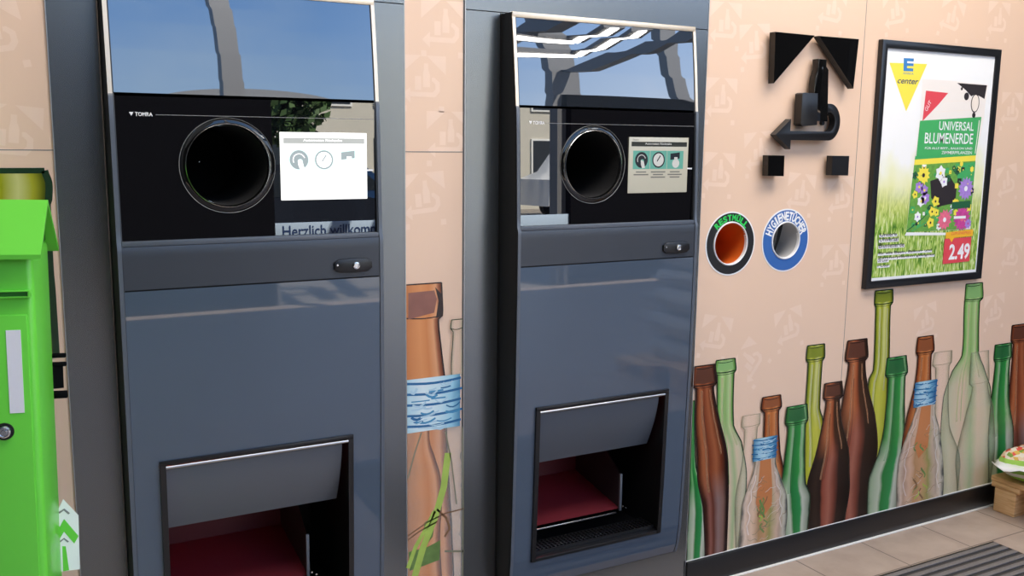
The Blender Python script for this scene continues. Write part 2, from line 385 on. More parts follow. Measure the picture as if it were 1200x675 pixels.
def tag(o, label=None, cat=None, group=None, kind=None):
    if label: o['label'] = label
    if cat: o['category'] = cat
    if group: o['group'] = group
    if kind: o['kind'] = kind
    return o


def empty(name, loc, label, cat, group=None, rz=0):
    o = bpy.data.objects.new(name, None); C.objects.link(o); o.location = loc; o.rotation_euler = (0, 0, rz); o.empty_display_size = .1
    return tag(o, label, cat, group)


def circle(cx, cz, r, n=48, a0=0, a1=2 * pi, full=True):
    m = n if full else n + 1
    return [(cx + r * cos(a0 + (a1 - a0) * k / n), cz + r * sin(a0 + (a1 - a0) * k / n)) for k in range(m)]


def rect(x0, x1, z0, z1): return [(x0, z0), (x1, z0), (x1, z1), (x0, z1)]


DG = None


def text_bm(body, size, bold=0.0, shear=0.0, width=None, height=None, depth=0.0):
    """lettering as a bmesh facing -Y, left-bottom at the origin; stretched to width x height when given"""
    cu = bpy.data.curves.new('lettering', 'FONT'); cu.body = body; cu.size = size; cu.offset = bold; cu.shear = shear; cu.resolution_u = 3; cu.extrude = depth
    o = bpy.data.objects.new('lettering_tmp', cu); C.objects.link(o)
    dg = bpy.context.evaluated_depsgraph_get(); dg.update()
    me = bpy.data.meshes.new_from_object(o.evaluated_get(dg)); bpy.data.objects.remove(o); bpy.data.curves.remove(cu)
    b = bmesh.new(); b.from_mesh(me); bpy.data.meshes.remove(me)
    xs = [v.co.x for v in b.verts]; ys = [v.co.y for v in b.verts]
    if not xs: return b, 0, 0
    x0, x1, y0, y1 = min(xs), max(xs), min(ys), max(ys)
    sx = width / (x1 - x0) if width else 1; sy = height / (y1 - y0) if height else 1
    for v in b.verts: v.co = Vector(((v.co.x - x0) * sx, -v.co.z, (v.co.y - y0) * sy))
    return b, (x1 - x0) * sx, (y1 - y0) * sy


def put_text(bl, body, x, z, y, width=None, height=None, size=.05, bold=0.0, shear=0.0, mi=0, mtx=None):
    b, w, h = text_bm(body, size, bold * size, shear, width, height)
    m = Matrix.Translation((x, y, z))
    return bl.merge(b, mi, (mtx @ m) if mtx else m)


# =================================================================== SETTING
XW0, XW1 = -1.5, 10.5
BIN = [(2.066, 1.138, .098, .066), (2.304, 1.139, .100, .0585)]
MX = [.238, 1.229]; MW = .61
wall = B()
holes = [rect(x + .03, x + MW - .03, .22, 1.60) for x in MX] + [circle(c[0], c[1], c[3] + .02, 32) for c in BIN]
wall.poly(rect(XW0, XW1, -.02, 3.3), .0125, .1, holes)
tag(wall.build('wall_back', M['plaster']), kind='structure')
tag(B().box(XW0 - .1, XW0, -6.0, .1, -.02, 4.6).build('wall_left', M['leftwall']), kind='structure')  # unseen side wall, moved in and darkened to cut light at left
tag(B().box(XW0 - .1, XW1, -6.0, .1, -.06, 0).build('floor', M['tiles']), kind='structure')
tag(B().box(XW0 - .1, XW1, -2.6, .1, 3.3, 3.4).build('ceiling', M['ceil']), kind='structure')
bb = B().box(1.936, 3.60, -.014, 0, .004, .091, .002); tag(bb.build('baseboard_back', M['black']), kind='structure')
tag(B().box(1.936, 3.60, -.022, 0, 0, .0045, .001).build('trim_1', M['offwhite']), kind='structure')
tag(B().box(1.936, 3.60, -.006, -.0015, .0912, .0935).build('trim_2', M['offwhite']), kind='structure')

tag(B().box(4.9, 5.0, -2.2, .0, -.0, 3.3).build('light_block_right', M['leftwall']), kind='structure')  # unseen, added to cut sky light on the mural's far right

# ---------------------------------------------------------------- the murals
PICT = [  # outlines of the recycling pictogram in a unit square (x right, z up)
    [(0, 1), (.44, 1), (0, .62)], [(.56, 1), (1, 1), (1, .62)],
    [(.5, .84), (.6, .84), (.6, .72), (.64, .6), (.64, .36), (.48, .36), (.48, .6), (.5, .72)],
    [(.3, .58), (.44, .58), (.44, .3), (.3, .3)],
    [(.02, .2), (.2, .36), (.2, .26), (.7, .26), (.76, .32), (.76, .42), (.7, .48), (.68, .48), (.68, .56), (.74, .56), (.86, .46), (.86, .28), (.76, .16), (.2, .16), (.2, .04)],
    [(0, -.02), (.12, -.02), (.12, -.14), (0, -.14)], [(.84, -.02), (.96, -.02), (.96, -.14), (.84, -.14)]]


def faint_marks(spots, mural, size=.125):
    for x, z, a in spots:
        p = B(); mt = Matrix.Translation((x, -.0004, z)) @ Matrix.Rotation(-a, 4, 'Y') @ Matrix.Scale(size, 4) @ Matrix.Translation((-.5, 0, -.45))
        for o in PICT: p.poly(o, 0, mtx=mt)
        adopt(p.build('pictogram_print', M['beige_light'], None, smooth=False), mural)['label'] = 'pale printed pictogram'


def mural_panel(x0, x1, z0, z1, label, hl=(), seams=()):
    t = empty('wall_mural', ((x0 + x1) / 2, 0, z0), label, 'mural')
    b = B(); b.poly(rect(x0, x1, z0, z1), 0, .012, hl)
    o = b.build('panel', M['beige']); o.parent = t; o.matrix_parent_inverse = t.matrix_basis.inverted()
    s = B()
    for q in seams: s.box(*q)
    if seams: adopt(s.build('panel_seam', M['frame_grey'], None), t)
    return t


def adopt(o, t):
    """parent o under t, keeping o where it stands"""
    o.parent = t; o.matrix_parent_inverse = t.matrix_basis.inverted(); return o


mural_l = mural_panel(-1.0, .132, .0935, 2.5, 'pale beige printed wall panel at the left edge, behind the green box', seams=[(-1, .132, -.0006, 0, 1.4225, 1.4245)])
mural_m = mural_panel(.951, 1.120, .0, 2.5, 'narrow beige wall strip with a blue-necked bottle print between the two machines', seams=[(.951, 1.12, -.0006, 0, 1.4225, 1.4245), (1.117, 1.12, -.0006, 0, 0, 2.5)])
mural_r = mural_panel(1.938, 4.6, .0935, 2.5, 'wide beige wall mural with a row of printed bottles right of the machines', hl=[circle(c[0], c[1], c[3] + .004, 48) for c in BIN], seams=[(2.611, 2.6125, -.0006, 0, .0935, 2.5)])
JR = random.Random(3)
for mm, sp in ((mural_m, [(1.005, 1.60, 0), (1.005, 1.30, .1), (1.06, 1.74, 0), (1.075, 1.46, 0)]), (mural_l, [(.03, 1.66, .2), (.05, 1.45, -.1)])):
    faint_marks(sp, mm)
sp = []
for px, py, a in [(845, 118, 0), (890, 180, .1), (842, 205, -.05), (978, 310, 0), (925, 385, .2), (838, 395, -.2), (885, 55, .1), (850, 30, 0), (975, 12, -.1), (1050, 15, .2), (1115, 22, -.2),
                  (1170, 25, 0), (1185, 130, 0), (1180, 215, .2), (1185, 300, -.1), (1085, 378, .2), (1165, 365, .1), (985, 232, .1), (938, 228, -.1), (880, 425, .9)]:
    x, z = at(px, py)
    sp.append((x, z, a))
faint_marks(sp, mural_r)


# printed bottles -----------------------------------------------------------
def catmull(rows, n):
    out = []
    for i in range(len(rows) - 1):
        p0, p1, p2, p3 = rows[max(0, i - 1)], rows[i], rows[i + 1], rows[min(len(rows) - 1, i + 2)]
        k = max(1, int(n * abs(p2[0] - p1[0])) + 1)
        for j in range(k):
            t = j / k; q = []
            for c in range(3):
                m1 = (p2[c] - p0[c]) * .5 if c else p2[0] - p1[0]; m2 = (p3[c] - p1[c]) * .5 if c else p2[0] - p1[0]
                h = (2 * t ** 3 - 3 * t ** 2 + 1, t ** 3 - 2 * t ** 2 + t, -2 * t ** 3 + 3 * t ** 2, t ** 3 - t ** 2)
                v = p1[c] * h[0] + m1 * h[1] + p2[c] * h[2] + m2 * h[3] if c else p1[0] + (p2[0] - p1[0]) * t
                q.append(v)
            out.append(tuple(q))
    out.append(tuple(rows[-1])); return out


layer = [0]
PALE = mat('pale_highlight_ink', (.88, .80, .72), .3, alpha=.6)
_lb = mat('brown_shade_ink', (.11, .034, .018), .3, alpha=.85); _hb = mat('amber_highlight_ink', (.52, .24, .12), .3, alpha=.45); _la = mat('amber_shade_ink', (.26, .075, .025), .3)
_lg = mat('green_shade_ink', (.02, .14, .04), .3, alpha=.8); _hg = mat('green_highlight_ink', (.42, .60, .36), .3, alpha=.5)
_ll = mat('lime_shade_ink', (.20, .24, .02), .3); _hl = mat('lime_highlight_ink', (.68, .68, .36), .3, alpha=.5); _lp = mat('pale_green_shade_ink', (.22, .42, .14), .3)
TINT = {'brown_bottle_ink': (_lb, _hb), 'dark_brown_bottle_ink': (_lb, _hb), 'amber_bottle_ink': (_la, _hb), 'green_bottle_ink': (_lg, _hg), 'lime_bottle_ink': (_ll, _hl), 'pale_green_bottle_ink': (_lp, _hl)}


def px_seed(rows): return sum(sum(r) for r in rows)


def bottle(mural, name, rows, ink, outline, label, lw=.0042, foot=None, lip=1, clip=None, zfoot=.0935, threads=None, lines=(), ow=True, polys=()):
    """rows: (y, left, right) measured on the photograph, top to bottom; the foot stands on the skirting"""
    layer[0] += 1; y = -.0008 - .00022 * layer[0]
    w = []
    for k_, (py, l, r) in enumerate(rows):
        cx = (l + r) / 2; z = at(cx, py)[1]; g = .0022 if (lip and k_ <= lip and not clip) else 0
        w.append((z, at(l, py)[0] - g * (.6 + .8 * k_), at(r, py)[0] + g * (.6 + .8 * k_)))
    if foot:
        if foot[0] > 100: foot = [at(q, 659.8 - .2668 * (q - 801.7))[0] for q in foot]
        w.append((zfoot, foot[0], foot[1]))
    else: w.append((zfoot, w[-1][1], w[-1][2]))
    w.sort(key=lambda q: -q[0])
    pr = catmull(w, 90)
    if clip: pr = [(z, max(l, clip[0]), min(max(r, clip[0] + .001), clip[1])) for z, l, r in pr]
    pr = [(z, l, max(r, l + .001)) for z, l, r in pr]
    b = B(); nc = 8
    ztop, zb = pr[0][0], pr[-1][0]
    b.grid([[(l + (r - l) * k / nc, y, z) for k in range(nc + 1)] for z, l, r in pr])
    if ow:
        if not clip or pr[-1][1] > clip[0] + .002: b.ribbon([(l, z) for z, l, r in pr], lw, y - .0001, 1)
        if not clip or pr[0][2] < clip[1] - .002: b.ribbon([(r, z) for z, l, r in pr], lw * 1.2, y - .0001, 1)
        b.ribbon([(pr[0][1], pr[0][0]), (pr[0][2], pr[0][0])], lw, y - .0001, 1)
        if lip:
            zl = w[lip][0]; q = min(pr, key=lambda t: abs(t[0] - zl))
            b.ribbon([(q[1] + (q[2] - q[1]) * k / 8, zl - .004 * sin(pi * k / 8)) for k in range(9)], lw * .9, y - .0001, 1)
    for pts, wd, mi in lines: b.ribbon(pts, wd, y - .00012, mi)
    for pts, mi in polys: b.poly(pts, y - .00011, mi=mi)
    lipm, him = TINT.get(ink.name, (OUT_C, PALE))
    q_ = random.Random(int(px_seed(rows)) + 1)
    side = lambda z, u: (lambda t: t[1] + (t[2] - t[1]) * u)(min(pr, key=lambda t: abs(t[0] - z)))
    if lip and ink.name in TINT and not clip:
        zt, zl = w[0][0], w[lip][0]
        b.poly([(side(zt - .003, .14), zt - .006), (side(zt - .003, .84), zt - .005), (side(zl, .88), zl + .006), (side(zl, .5), zl + .002), (side(zl, .1), zl + .006)], y - .0001, mi=7)
        b.ribbon([(side(zt, .1 + .8 * k / 6), zt - .008 - .003 * sin(pi * k / 6)) for k in range(7)], .0022, y - .00013, 1)
        b.ribbon([(side(zl, .02 + .96 * k / 6), zl - .007 - .004 * sin(pi * k / 6)) for k in range(7)], .0018, y - .00013, 1)
        zs_ = [zl - .02 - (zl - .12) * .62 * k / 14 for k in range(15)]
        b.ribbon([(side(z, .30), z) for z in zs_], .0100, y - .00012, 8); b.ribbon([(side(z, .80), z) for z in zs_[:10]], .0070, y - .00012, 8)
        b.ribbon([(side(z, .38), z) for z in zs_[2:]], .0030, y - .00012, 7)
    if threads and not clip:                      # crumpled clear plastic
        zt = w[1][0]; zb_ = .10
        b.poly([(side(zt, .25), zt), (side(zt, .75), zt), (side(zt - .10, .70), zt - .10), (side(zt - .17, .66), zt - .17), (side(zt - .20, .45), zt - .21), (side(zt - .15, .30), zt - .15), (side(zt - .08, .30), zt - .08)], y - .0001, mi=9)
        for k in range(26):
            z = q_.uniform(zb_, zt - .06); u = q_.uniform(.05, .9); du = q_.uniform(.06, .3); tl = q_.uniform(-.02, .03)
            b.ribbon([(side(z, min(.97, u + du * j / 4)), z + tl * j / 4 + .004 * sin(2 * j + k)) for j in range(5)], q_.uniform(.0008, .0022), y - .00013 - k * 1e-6, q_.choice((1, 1, 10, 10, 4)))
        for k in range(9):
            z = q_.uniform(zb_, zt - .16); u = q_.uniform(.34, .6); ln = q_.uniform(.02, .06)
            b.ribbon([(side(z, u + .05 * sin(k + j)), z + ln * j / 4) for j in range(5)], q_.uniform(.003, .009), y - .00014 - k * 1e-6, q_.choice((3, 5, 5, 4)))
        for u in (.16, .86): b.ribbon([(side(zt - .05 - (zt - .18) * k / 12, u + .03 * sin(k * 1.7)), zt - .05 - (zt - .18) * k / 12) for k in range(13)], .004, y - .00013, 10)
    o = b.build(name, [ink, outline, PETBLUE_D, LIGHT_G, OUT_T, DARKLEAF, LIPINK, lipm, him, NECK, PALE], None, smooth=False)
    adopt(o, mural)
    if label: o['label'] = label
    if threads:
        (y0, y1, xl, xr) = threads; t = B(); n = 5
        z0, z1 = at((xl + xr) / 2, y0)[1], at((xl + xr) / 2, y1)[1]; x0, x1 = at(xl, y0)[0], at(xr, y0)[0]
        if clip: x0, x1 = max(x0, clip[0]), min(x1, clip[1])
        t.grid([[(x0 + (x1 - x0) * k / 6, y - .0002, z0 + (z1 - z0) * i / 6) for k in range(7)] for i in range(7)])
        tr = random.Random(int(px_seed(rows))); hh = abs(z1 - z0)
        for i in range(n):
            zz = z0 + (z1 - z0) * (i + .5) / n; ex = .007 if i % 2 else .003
            e0, e1 = (x0 - ex, x1 + ex) if not clip else (max(x0 - ex, clip[0]), min(x1 + ex, clip[1]))
            t.ribbon([(e0 + (e1 - e0) * k / 6, zz + .004 - .006 * sin(pi * k / 6)) for k in range(7)], hh * .045, y - .0003, 1)
        for i in range(30):
            u0 = tr.uniform(0, .75); u1 = min(1, u0 + tr.uniform(.12, .45)); zz = z0 + (z1 - z0) * tr.uniform(.04, .96); tl = tr.uniform(-.03, .05) * hh; sg = tr.uniform(-.08, .0) * hh
            t.ribbon([(x0 + (x1 - x0) * (u0 + (u1 - u0) * k / 4), zz + tl * k / 4 + sg * sin(pi * k / 4)) for k in range(5)], hh * tr.uniform(.015, .05), y - .00032 - i * 2e-6, tr.choice((1, 2, 2, 2, 3)))
        th = t.build('thread_print', [PETBLUE2 if clip else PETBLUE, PETBLUE_D, PETBLUE_L, PETBLUE_M], None, smooth=False)
        th.parent = o; th['label'] = 'blue screw thread of the bottle print'
    return o


# right mural, back to front
bn = 'bottle_print'
bottle(mural_r, bn, [(332, 1132, 1151), (350, 1131, 1151), (354, 1130, 1148), (415, 1127, 1146.5), (432, 1116, 1152), (460, 1106, 1160), (520, 1102, 1160)], LGREEN, OUT_G, 'tall green bottle print', foot=(1103, 1158))
bottle(mural_r, bn, [(380, 1186, 1206), (398, 1185, 1207), (402, 1187, 1204), (470, 1181, 1210), (510, 1176, 1216)], BROWN, OUT_B, 'dark brown bottle print', foot=(1178, 1216))
bottle(mural_r, bn, [(403, 1166, 1185), (420, 1165, 1184), (424, 1166, 1183), (470, 1161, 1182), (510, 1158, 1187)], GREEN, OUT_G, 'green bottle print with pale band', foot=(1158, 1184))
bottle(mural_r, bn, [(412, 1095, 1115), (426, 1093, 1114), (430, 1096, 1112), (500, 1094, 1112), (540, 1086, 1124)], CLEAR, OUT_C, 'clear bottle print', foot=(1086, 1122), lw=.0016)
bottle(mural_r, bn, [(412, 1138, 1158), (448, 1136, 1158), (452, 1139, 1157), (480, 1132, 1163), (530, 1120, 1165)], CLEAR, OUT_C, 'clear bottle print', foot=(1121, 1160), lw=.0014)
bottle(mural_r, bn, [(340, 1025.5, 1045.5), (355, 1025, 1045), (359, 1026, 1043), (432, 1023, 1041), (442, 1018, 1040), (470, 1015, 1039), (540, 1012, 1036)], LIME, OUT_G, 'tall lime green bottle print', foot=(1012, 1032))
bottle(mural_r, bn, [(404, 946, 965.5), (420, 945, 965), (424, 946.5, 963), (480, 943, 960), (490, 942, 963), (520, 941, 968), (560, 940, 968)], LIME, OUT_G, 'lime green bottle print', foot=(941, 966))
bottle(mural_r, bn, [(421, 839, 860.5), (435, 838, 861), (438, 840, 859.5), (500, 840, 859), (520, 841, 868), (560, 841, 874)], LGREEN, OUT_G, 'pale green bottle print', foot=(841, 868))
bottle(mural_r, bn, [(486, 870, 890), (498, 869, 889), (502, 872, 887), (540, 869, 886), (580, 861, 895)], CLEAR, OUT_C, 'clear bottle print', foot=(861, 893), lw=.0014)
bottle(mural_r, bn, [(398, 993, 1015), (420, 990.5, 1015.5), (424, 994, 1013), (455, 989, 1016), (490, 982, 1024), (530, 972, 1027), (560, 970, 1022)], DARKB, OUT_B, 'large dark brown bottle print', foot=(972, 1017))
bottle(mural_r, bn, [(448, 966, 985.5), (465, 965, 986), (468, 967.5, 983), (500, 962, 986), (530, 955, 993), (560, 946, 994), (580, 945, 994)], DARKB, OUT_B, 'dark brown bottle print with reddish centre', foot=(946.5, 989))
bottle(mural_r, bn, [(418, 1039, 1061), (438, 1037.5, 1062), (442, 1040, 1060), (500, 1035, 1059), (530, 1028, 1060), (555, 1018, 1058)], GREEN, OUT_G, 'green bottle print beside the lime one', foot=(1015, 1052), lw=.0034)
bottle(mural_r, bn, [(394, 1075, 1092.5), (412, 1073.5, 1093), (416, 1075, 1090.5), (450, 1071, 1090), (490, 1061, 1092), (520, 1056, 1095)], AMBER, OUT_B, 'amber bottle print', foot=(1052, 1095))
bottle(mural_r, bn, [(464, 893, 913.5), (478, 892, 914), (482, 895, 911.5), (530, 893, 913), (560, 890, 918)], AMBER, OUT_B, 'small amber bottle print', foot=(888, 915))
bottle(mural_r, bn, [(475, 921.5, 944.5), (494, 920, 945), (498, 922.5, 943), (540, 918, 942), (570, 914, 943), (585, 913, 948)], GREEN, OUT_G, 'short green bottle print', foot=(918, 945), lw=.0034)
bottle(mural_r, bn, [(470, 804, 813), (520, 802, 813), (550, 802, 815), (575, 802, 824), (600, 802, 829)], GREEN, OUT_G, 'green bottle print cut by the machine', foot=(801, 826), clip=(1.938, 3), lip=0)
bottle(mural_r, bn, [(428, 812.5, 836.5), (450, 811, 838), (454, 815, 835), (490, 814, 841), (530, 816, 850), (560, 817, 852), (590, 823, 852)], BROWN, OUT_B, 'large brown bottle print', foot=(825, 850), lw=.0045)


def pet_lines(zs, x0, x1):
    return [([(x0 + (x1 - x0) * k / 8, z - .005 * sin(pi * k / 8)) for k in range(9)], .0014, 1) for z in zs]


bottle(mural_r, bn, [(512, 884, 908), (538, 884, 908), (545, 883, 908), (565, 876, 914), (585, 869, 920), (610, 867, 921)], PET, OUT_C, 'clear plastic bottle print with blue thread', foot=(864, 919), lw=.0018, lip=0,
       threads=(512, 538, 882.5, 909.5))
bottle(mural_r, bn, [(446, 1073, 1096), (474, 1073, 1095), (482, 1071, 1094), (505, 1062, 1099), (530, 1053, 1102), (560, 1050, 1104)], PET, OUT_C, 'clear plastic bottle print with blue thread', foot=(1049, 1104), lw=.0018, lip=0,
       threads=(446, 475, 1071.5, 1097))
# middle strip
P = lambda *q: [at(a, c) for a, c in q]
cl = (.9515, 1.1165)
bottle(mural_m, bn, [(333, 455, 516.5), (345, 455, 517), (372, 455, 517.5), (376, 457, 513), (410, 457, 516), (445, 457, 520), (530, 455, 523), (620, 450, 528)], NECK, OUT_B, 'amber bottle neck print', foot=(.88, 1.10), zfoot=.02, clip=cl, lip=2, lw=.0035,
       polys=[(P((477.5, 343), (508, 340), (511, 350), (508, 366), (477.5, 374)), 6), (P((509, 336), (517, 345), (517.5, 371), (510, 372), (513, 352)), 1)])
bottle(mural_m, bn, [(374, 528, 541), (384, 527, 541), (388, 530, 540), (440, 528, 541)], CLEAR, OUT_G, 'clear bottle neck print', zfoot=.86, clip=cl, lw=.0025)
bottle(mural_m, bn, [(505, 481, 502), (520, 480, 503), (535, 474, 508), (560, 466, 515), (590, 462, 517), (640, 460, 515)], NECK, OUT_B, 'amber bottle seen through the clear bottle print', foot=(.92, 1.07), zfoot=.02, clip=cl, lip=0, ow=False)
bottle(mural_m, bn, [(442, 462, 540), (505, 462, 540), (520, 470, 548), (560, 462, 560), (675, 455, 570)], PET2, OUT_C, 'clear plastic bottle print with wide blue thread', foot=(.86, 1.25), zfoot=.02, clip=cl, lip=0, ow=False,
       threads=(442, 504, 462, 538), lines=[(P((524, 530), (519, 570), (509, 605), (495, 640), (485, 675)), .020, 3), (P((508, 598), (500, 615), (486, 640), (477, 665)), .012, 3), (P((477, 627), (500, 611), (520, 601), (543, 595)), .0035, 4), (P((477, 632), (490, 622), (512, 610)), .004, 4), (P((520, 645), (543, 645)), .006, 1),
                                            (P((493, 506), (485, 530), (477, 560)), .004, 1), (P((521, 505), (528, 540), (534, 590)), .004, 1), (P((541, 500), (541.5, 600), (541, 675)), .005, 1), (P((511, 596), (522, 606), (526, 618), (520, 628)), .006, 4)],
       polys=[(P((478, 646), (500, 640), (515, 632), (514, 655), (496, 662), (479, 668)), 5), (P((496, 612), (510, 602), (506, 628), (497, 640)), 5)])
# left strip
cl = (-1, .131)
bottle(mural_l, bn, [(200, -40, 52), (214, -40, 57), (234, -40, 57), (240, -40, 55), (320, -40, 59), (420, -40, 66)], LIME, OUT_G, 'blurred lime and green bottle print', zfoot=1.12, clip=cl, lw=.012, lip=0)
# ================================================================ MACHINES
PROF = [(1.787, -.0575), (1.74, -.0640), (1.70, -.0690), (1.64, -.0760), (1.58, -.0820), (1.545, -.0850), (1.538, -.0885), (1.40, -.0950), (1.227, -.1005), (1.216, -.1060), (1.06, -.1062), (.80, -.1040), (.63, -.0995), (.43, -.0940), (.27, -.0875), (.205, -.0790), (.175, -.0690)]


def fy(z):
    for (z0, a), (z1, c) in zip(PROF, PROF[1:]):
        if z <= z0 and z >= z1: return a + (c - a) * (z0 - z) / (z0 - z1)
    return PROF[0][1] if z > 1 else PROF[-1][1]


def zlist(z0, z1, n):
    zs = [z0 + (z1 - z0) * k / n for k in range(n + 1)] + [p[0] for p in PROF if min(z0, z1) < p[0] < max(z0, z1)]
    return sorted(set(round(z, 5) for z in zs), reverse=True)


def curved_panel(x0, x1, zt, zb, off, n=8, thick=.004, hole=None, nx=1, dy=None):
    """a panel that follows the machine's bowed front"""
    b = B()
    if hole:
        hx0, hx1, hz0, hz1 = hole
        pieces = [(x0, x1, zt, hz1), (x0, hx0, hz1, hz0), (hx1, x1, hz1, hz0), (x0, x1, hz0, zb)]
    else: pieces = [(x0, x1, zt, zb)]
    for a, c, t, d in pieces:
        zs = zlist(t, d, n)
        b.grid([[(a + (c - a) * k / nx, fy(z) + off + (dy(a + (c - a) * k / nx, z) if dy else 0), z) for k in range(nx + 1)] for z in zs])
    bmesh.ops.remove_doubles(b.bm, verts=b.bm.verts, dist=1e-5)
    for f in b.bm.faces:
        f.normal_update()
        if f.normal.y > 0: f.normal_flip()
    return b


def machine(X, label, screen, bright):
    t = empty('bottle_return_machine', (X, 0, 0), label, 'machine', 'reverse vending machines in the wall')
    prof = [(p[1], p[0]) for p in PROF]
    for x in (0, MW - .012):
        b = B(); b.prism_yz([(-.005, 1.787), *prof, (-.005, .175)], x, x + .012); b.build('side_panel', M['side'], t)
    b = B(); b.box(.012, MW - .012, fy(1.785), -.005, 1.779, 1.787); b.build('top_panel', M['side'], t)
    b = B(); b.box(.012, MW - .012, fy(.18), -.005, .175, .183); b.build('bottom_panel', M['side'], t)
    b = B(); b.poly(rect(-.001, MW + .001, .173, 1.786), -.003, .0115, [rect(.045, MW - .045, .23, .75), circle(.245, 1.392, .1, 40)]); b.build('back_plate', M['black_matt'], t)
    # bright edge trim round the upper front, slate below
    for x0, x1 in ((0, .009), (MW - .009, MW)):
        b = B(); zs = zlist(1.787, 1.545, 8)
        b.grid([[(x0, fy(z) + .004, z), (x0, fy(z) - .003, z), (x1, fy(z) - .003, z), (x1, fy(z) + .004, z)] for z in zs]); b.build('edge_trim', M['alu'], t)
        b = B(); zs = zlist(1.545, .175, 24)
        b.grid([[(x0, fy(z) + .004, z), (x0, fy(z) - .003, z), (x1, fy(z) - .003, z), (x1, fy(z) + .004, z)] for z in zs]); b.build('lower_trim', M['bezel'], t)['label'] = 'slate grey edge of the machine front'
    b = B(); b.box(0, MW, fy(1.78) - .004, fy(1.78) + .008, 1.774, 1.788, .0015); b.build('top_trim', M['alu'], t)

    def pillow(x, z):
        u = (x - MW / 2) / (MW / 2 - .014); v = (z - 1.66) / .115
        return -.0009 * max(0, 1 - u * u) * max(0, 1 - v * v)
    curved_panel(.012, MW - .012, 1.774, 1.548, -.0005, 30, nx=40, dy=pillow).build('upper_glass', M['glass_top'], t, ang=80)
    # flat black display glass, set back under the ledge
    hx, hz = .245, 1.392
    b = B(); yt, yb = -.0875, -.0925
    pts = rect(.012, MW - .012, 1.229, 1.541)
    b.poly(pts, 0, .004, [circle(hx, hz, .098, 64)])
    for v in b.bm.verts: v.co.y += yt + (yb - yt) * (1.541 - v.co.z) / .312
    b.build('display_glass', M['glass_black'], t, ang=30)
    gy = lambda z: yt + (yb - yt) * (1.541 - z) / .312
    # feed opening
    y0 = gy(hz)
    b = B(); b.lathe_y([(.1072, y0 - .0022), (.1072, y0 + .003)], hx, hz); b.lathe_y([(.1062, y0 - .0012), (.1066, y0 - .0020), (.1072, y0 - .0022)], hx, hz)
    b.build('outer_ring', M['etch'], t)
    b = B(); b.lathe_y([(.1055, y0 - .001), (.098, y0 - .004), (.0945, y0 - .004)], hx, hz); b.build('ring_bevel', M['black_gloss'], t)
    b = B(); b.lathe_y([(.0945, y0 - .003), (.0940, y0 - .006), (.0930, y0 - .0068), (.0918, y0 - .005), (.0902, y0 + .01)], hx, hz); b.build('chrome_ring', M['chrome'], t)
    b = B(); b.lathe_y([(.0902, y0 + .004), (.089, y0 + .05), (.086, .24), (.0005, .24)], hx, hz); b.build('feed_tube', M['black_matt'], t)
    # maker's name and hairline
    b = B(); put_text(b, 'TOMRA', .052, 1.4985, gy(1.5) - .0006, width=.036, height=.0085, bold=.02); b.poly([(.040, 1.507), (.049, 1.507), (.0445, 1.4985)], gy(1.5) - .0006); b.build('maker_lettering', M['white'], t, smooth=False)
    b = B(); b.box(.094, MW - .013, gy(1.5022) - .0006, gy(1.5022), 1.5016, 1.5028); b.build('hairline', M['etch_dim'], t)
    # screen
    s = screen; x0, x1, z0, z1 = .364, .576, 1.311, 1.469; g = gy(1.39) - .0024
    sc_ = B(); sc_.box(x0, x1, g, g + .002, z0, z1, .0006); so = sc_.build('screen', s['bg'], t)
    b = B(); b.poly(rect(x0 + .008, x1 - .006, z1 - .026, z1 - .013), g - .0003); b.build('header_bar', s['bar'], so, smooth=False)
    b = B(); put_text(b, 'Automaten Rückgabe', x0 + .055, z1 - .0225, g - .0006, width=.095, height=.007, bold=.02); b.build('title_lettering', s['wh'], so, smooth=False); b = B(); put_text(b, 'Deutsch', x0 + .012, z1 - .0095, g - .0006, width=.02, height=.005); b.build('language_lettering', s['txt'], so, smooth=False)
    for k in range(3):
        cx = x0 + .044 + k * .0605; cz = z1 - .064
        b = B(); b.poly(rect(cx - .0295, cx + .0295, cz - .026, cz + .026), g - .0003)
        io = b.build('icon', s['teal'], so, smooth=False)
        p = B(); q = B()
        if k == 0:
            p.poly(circle(cx, cz, .0225, 32), g - .0005, holes=[circle(cx + .003, cz - .004, .006, 16)])
            q.ribbon(circle(cx, cz, .014, 16, .3, 3.6, False), .002, g - .0007); q.poly([(cx - .002, cz), (cx + .008, cz - .004), (cx + .013, cz - .022), (cx + .003, cz - .024), (cx - .002, cz - .012)], g - .0007)
        elif k == 1:
            p.poly(circle(cx, cz, .0225, 32), g - .0005, holes=[circle(cx, cz, .0185, 32)]); q.poly(circle(cx, cz, .0185, 32), g - .0005)
            p.ribbon([(cx - .005, cz - .004), (cx + .006, cz + .012)], .003, g - .0008)
        else:
            p.poly([(cx - .018, cz + .018), (cx + .016, cz + .022), (cx + .016, cz + .004), (cx - .018, cz)], g - .0005)
            q.poly(circle(cx + .002, cz - .010, .013, 24), g - .0007); q.poly(rect(cx - .004, cx + .008, cz, cz + .008), g - .0007)
        p.build('symbol', s['ink'], so, smooth=False)
        q.build('symbol_light', s['wh'], so, smooth=False)
    b = B()
    for k in range(3):
        cx = x0 + .044 + k * .0605
        for j in range(1 + min(k + 1, 2)):
            wdt = .018 + .008 * ((k + j) % 2)
            b.poly(rect(cx - wdt, cx + wdt, z1 - .1 - j * .0075, z1 - .0965 - j * .0075), g - .0004)
    b.build('caption_lettering', s['txt'], so, smooth=False)
    # coin-slot hairline right of the screen
    b = B(); b.box(.575, .592, gy(1.38) - .0028, gy(1.38), 1.378, 1.382); b.build('light_bar', M['white'], t)
    # lip, ledge, lock
    b = B(); b.box(.010, MW - .010, -.1045, -.0905, 1.2165, 1.2285, .0015); b.build('glass_lip', M['bezel'], t)
    curved_panel(.010, MW - .010, 1.2165, 1.122, -.001, 4).build('ledge_panel', M['ledge'], t)
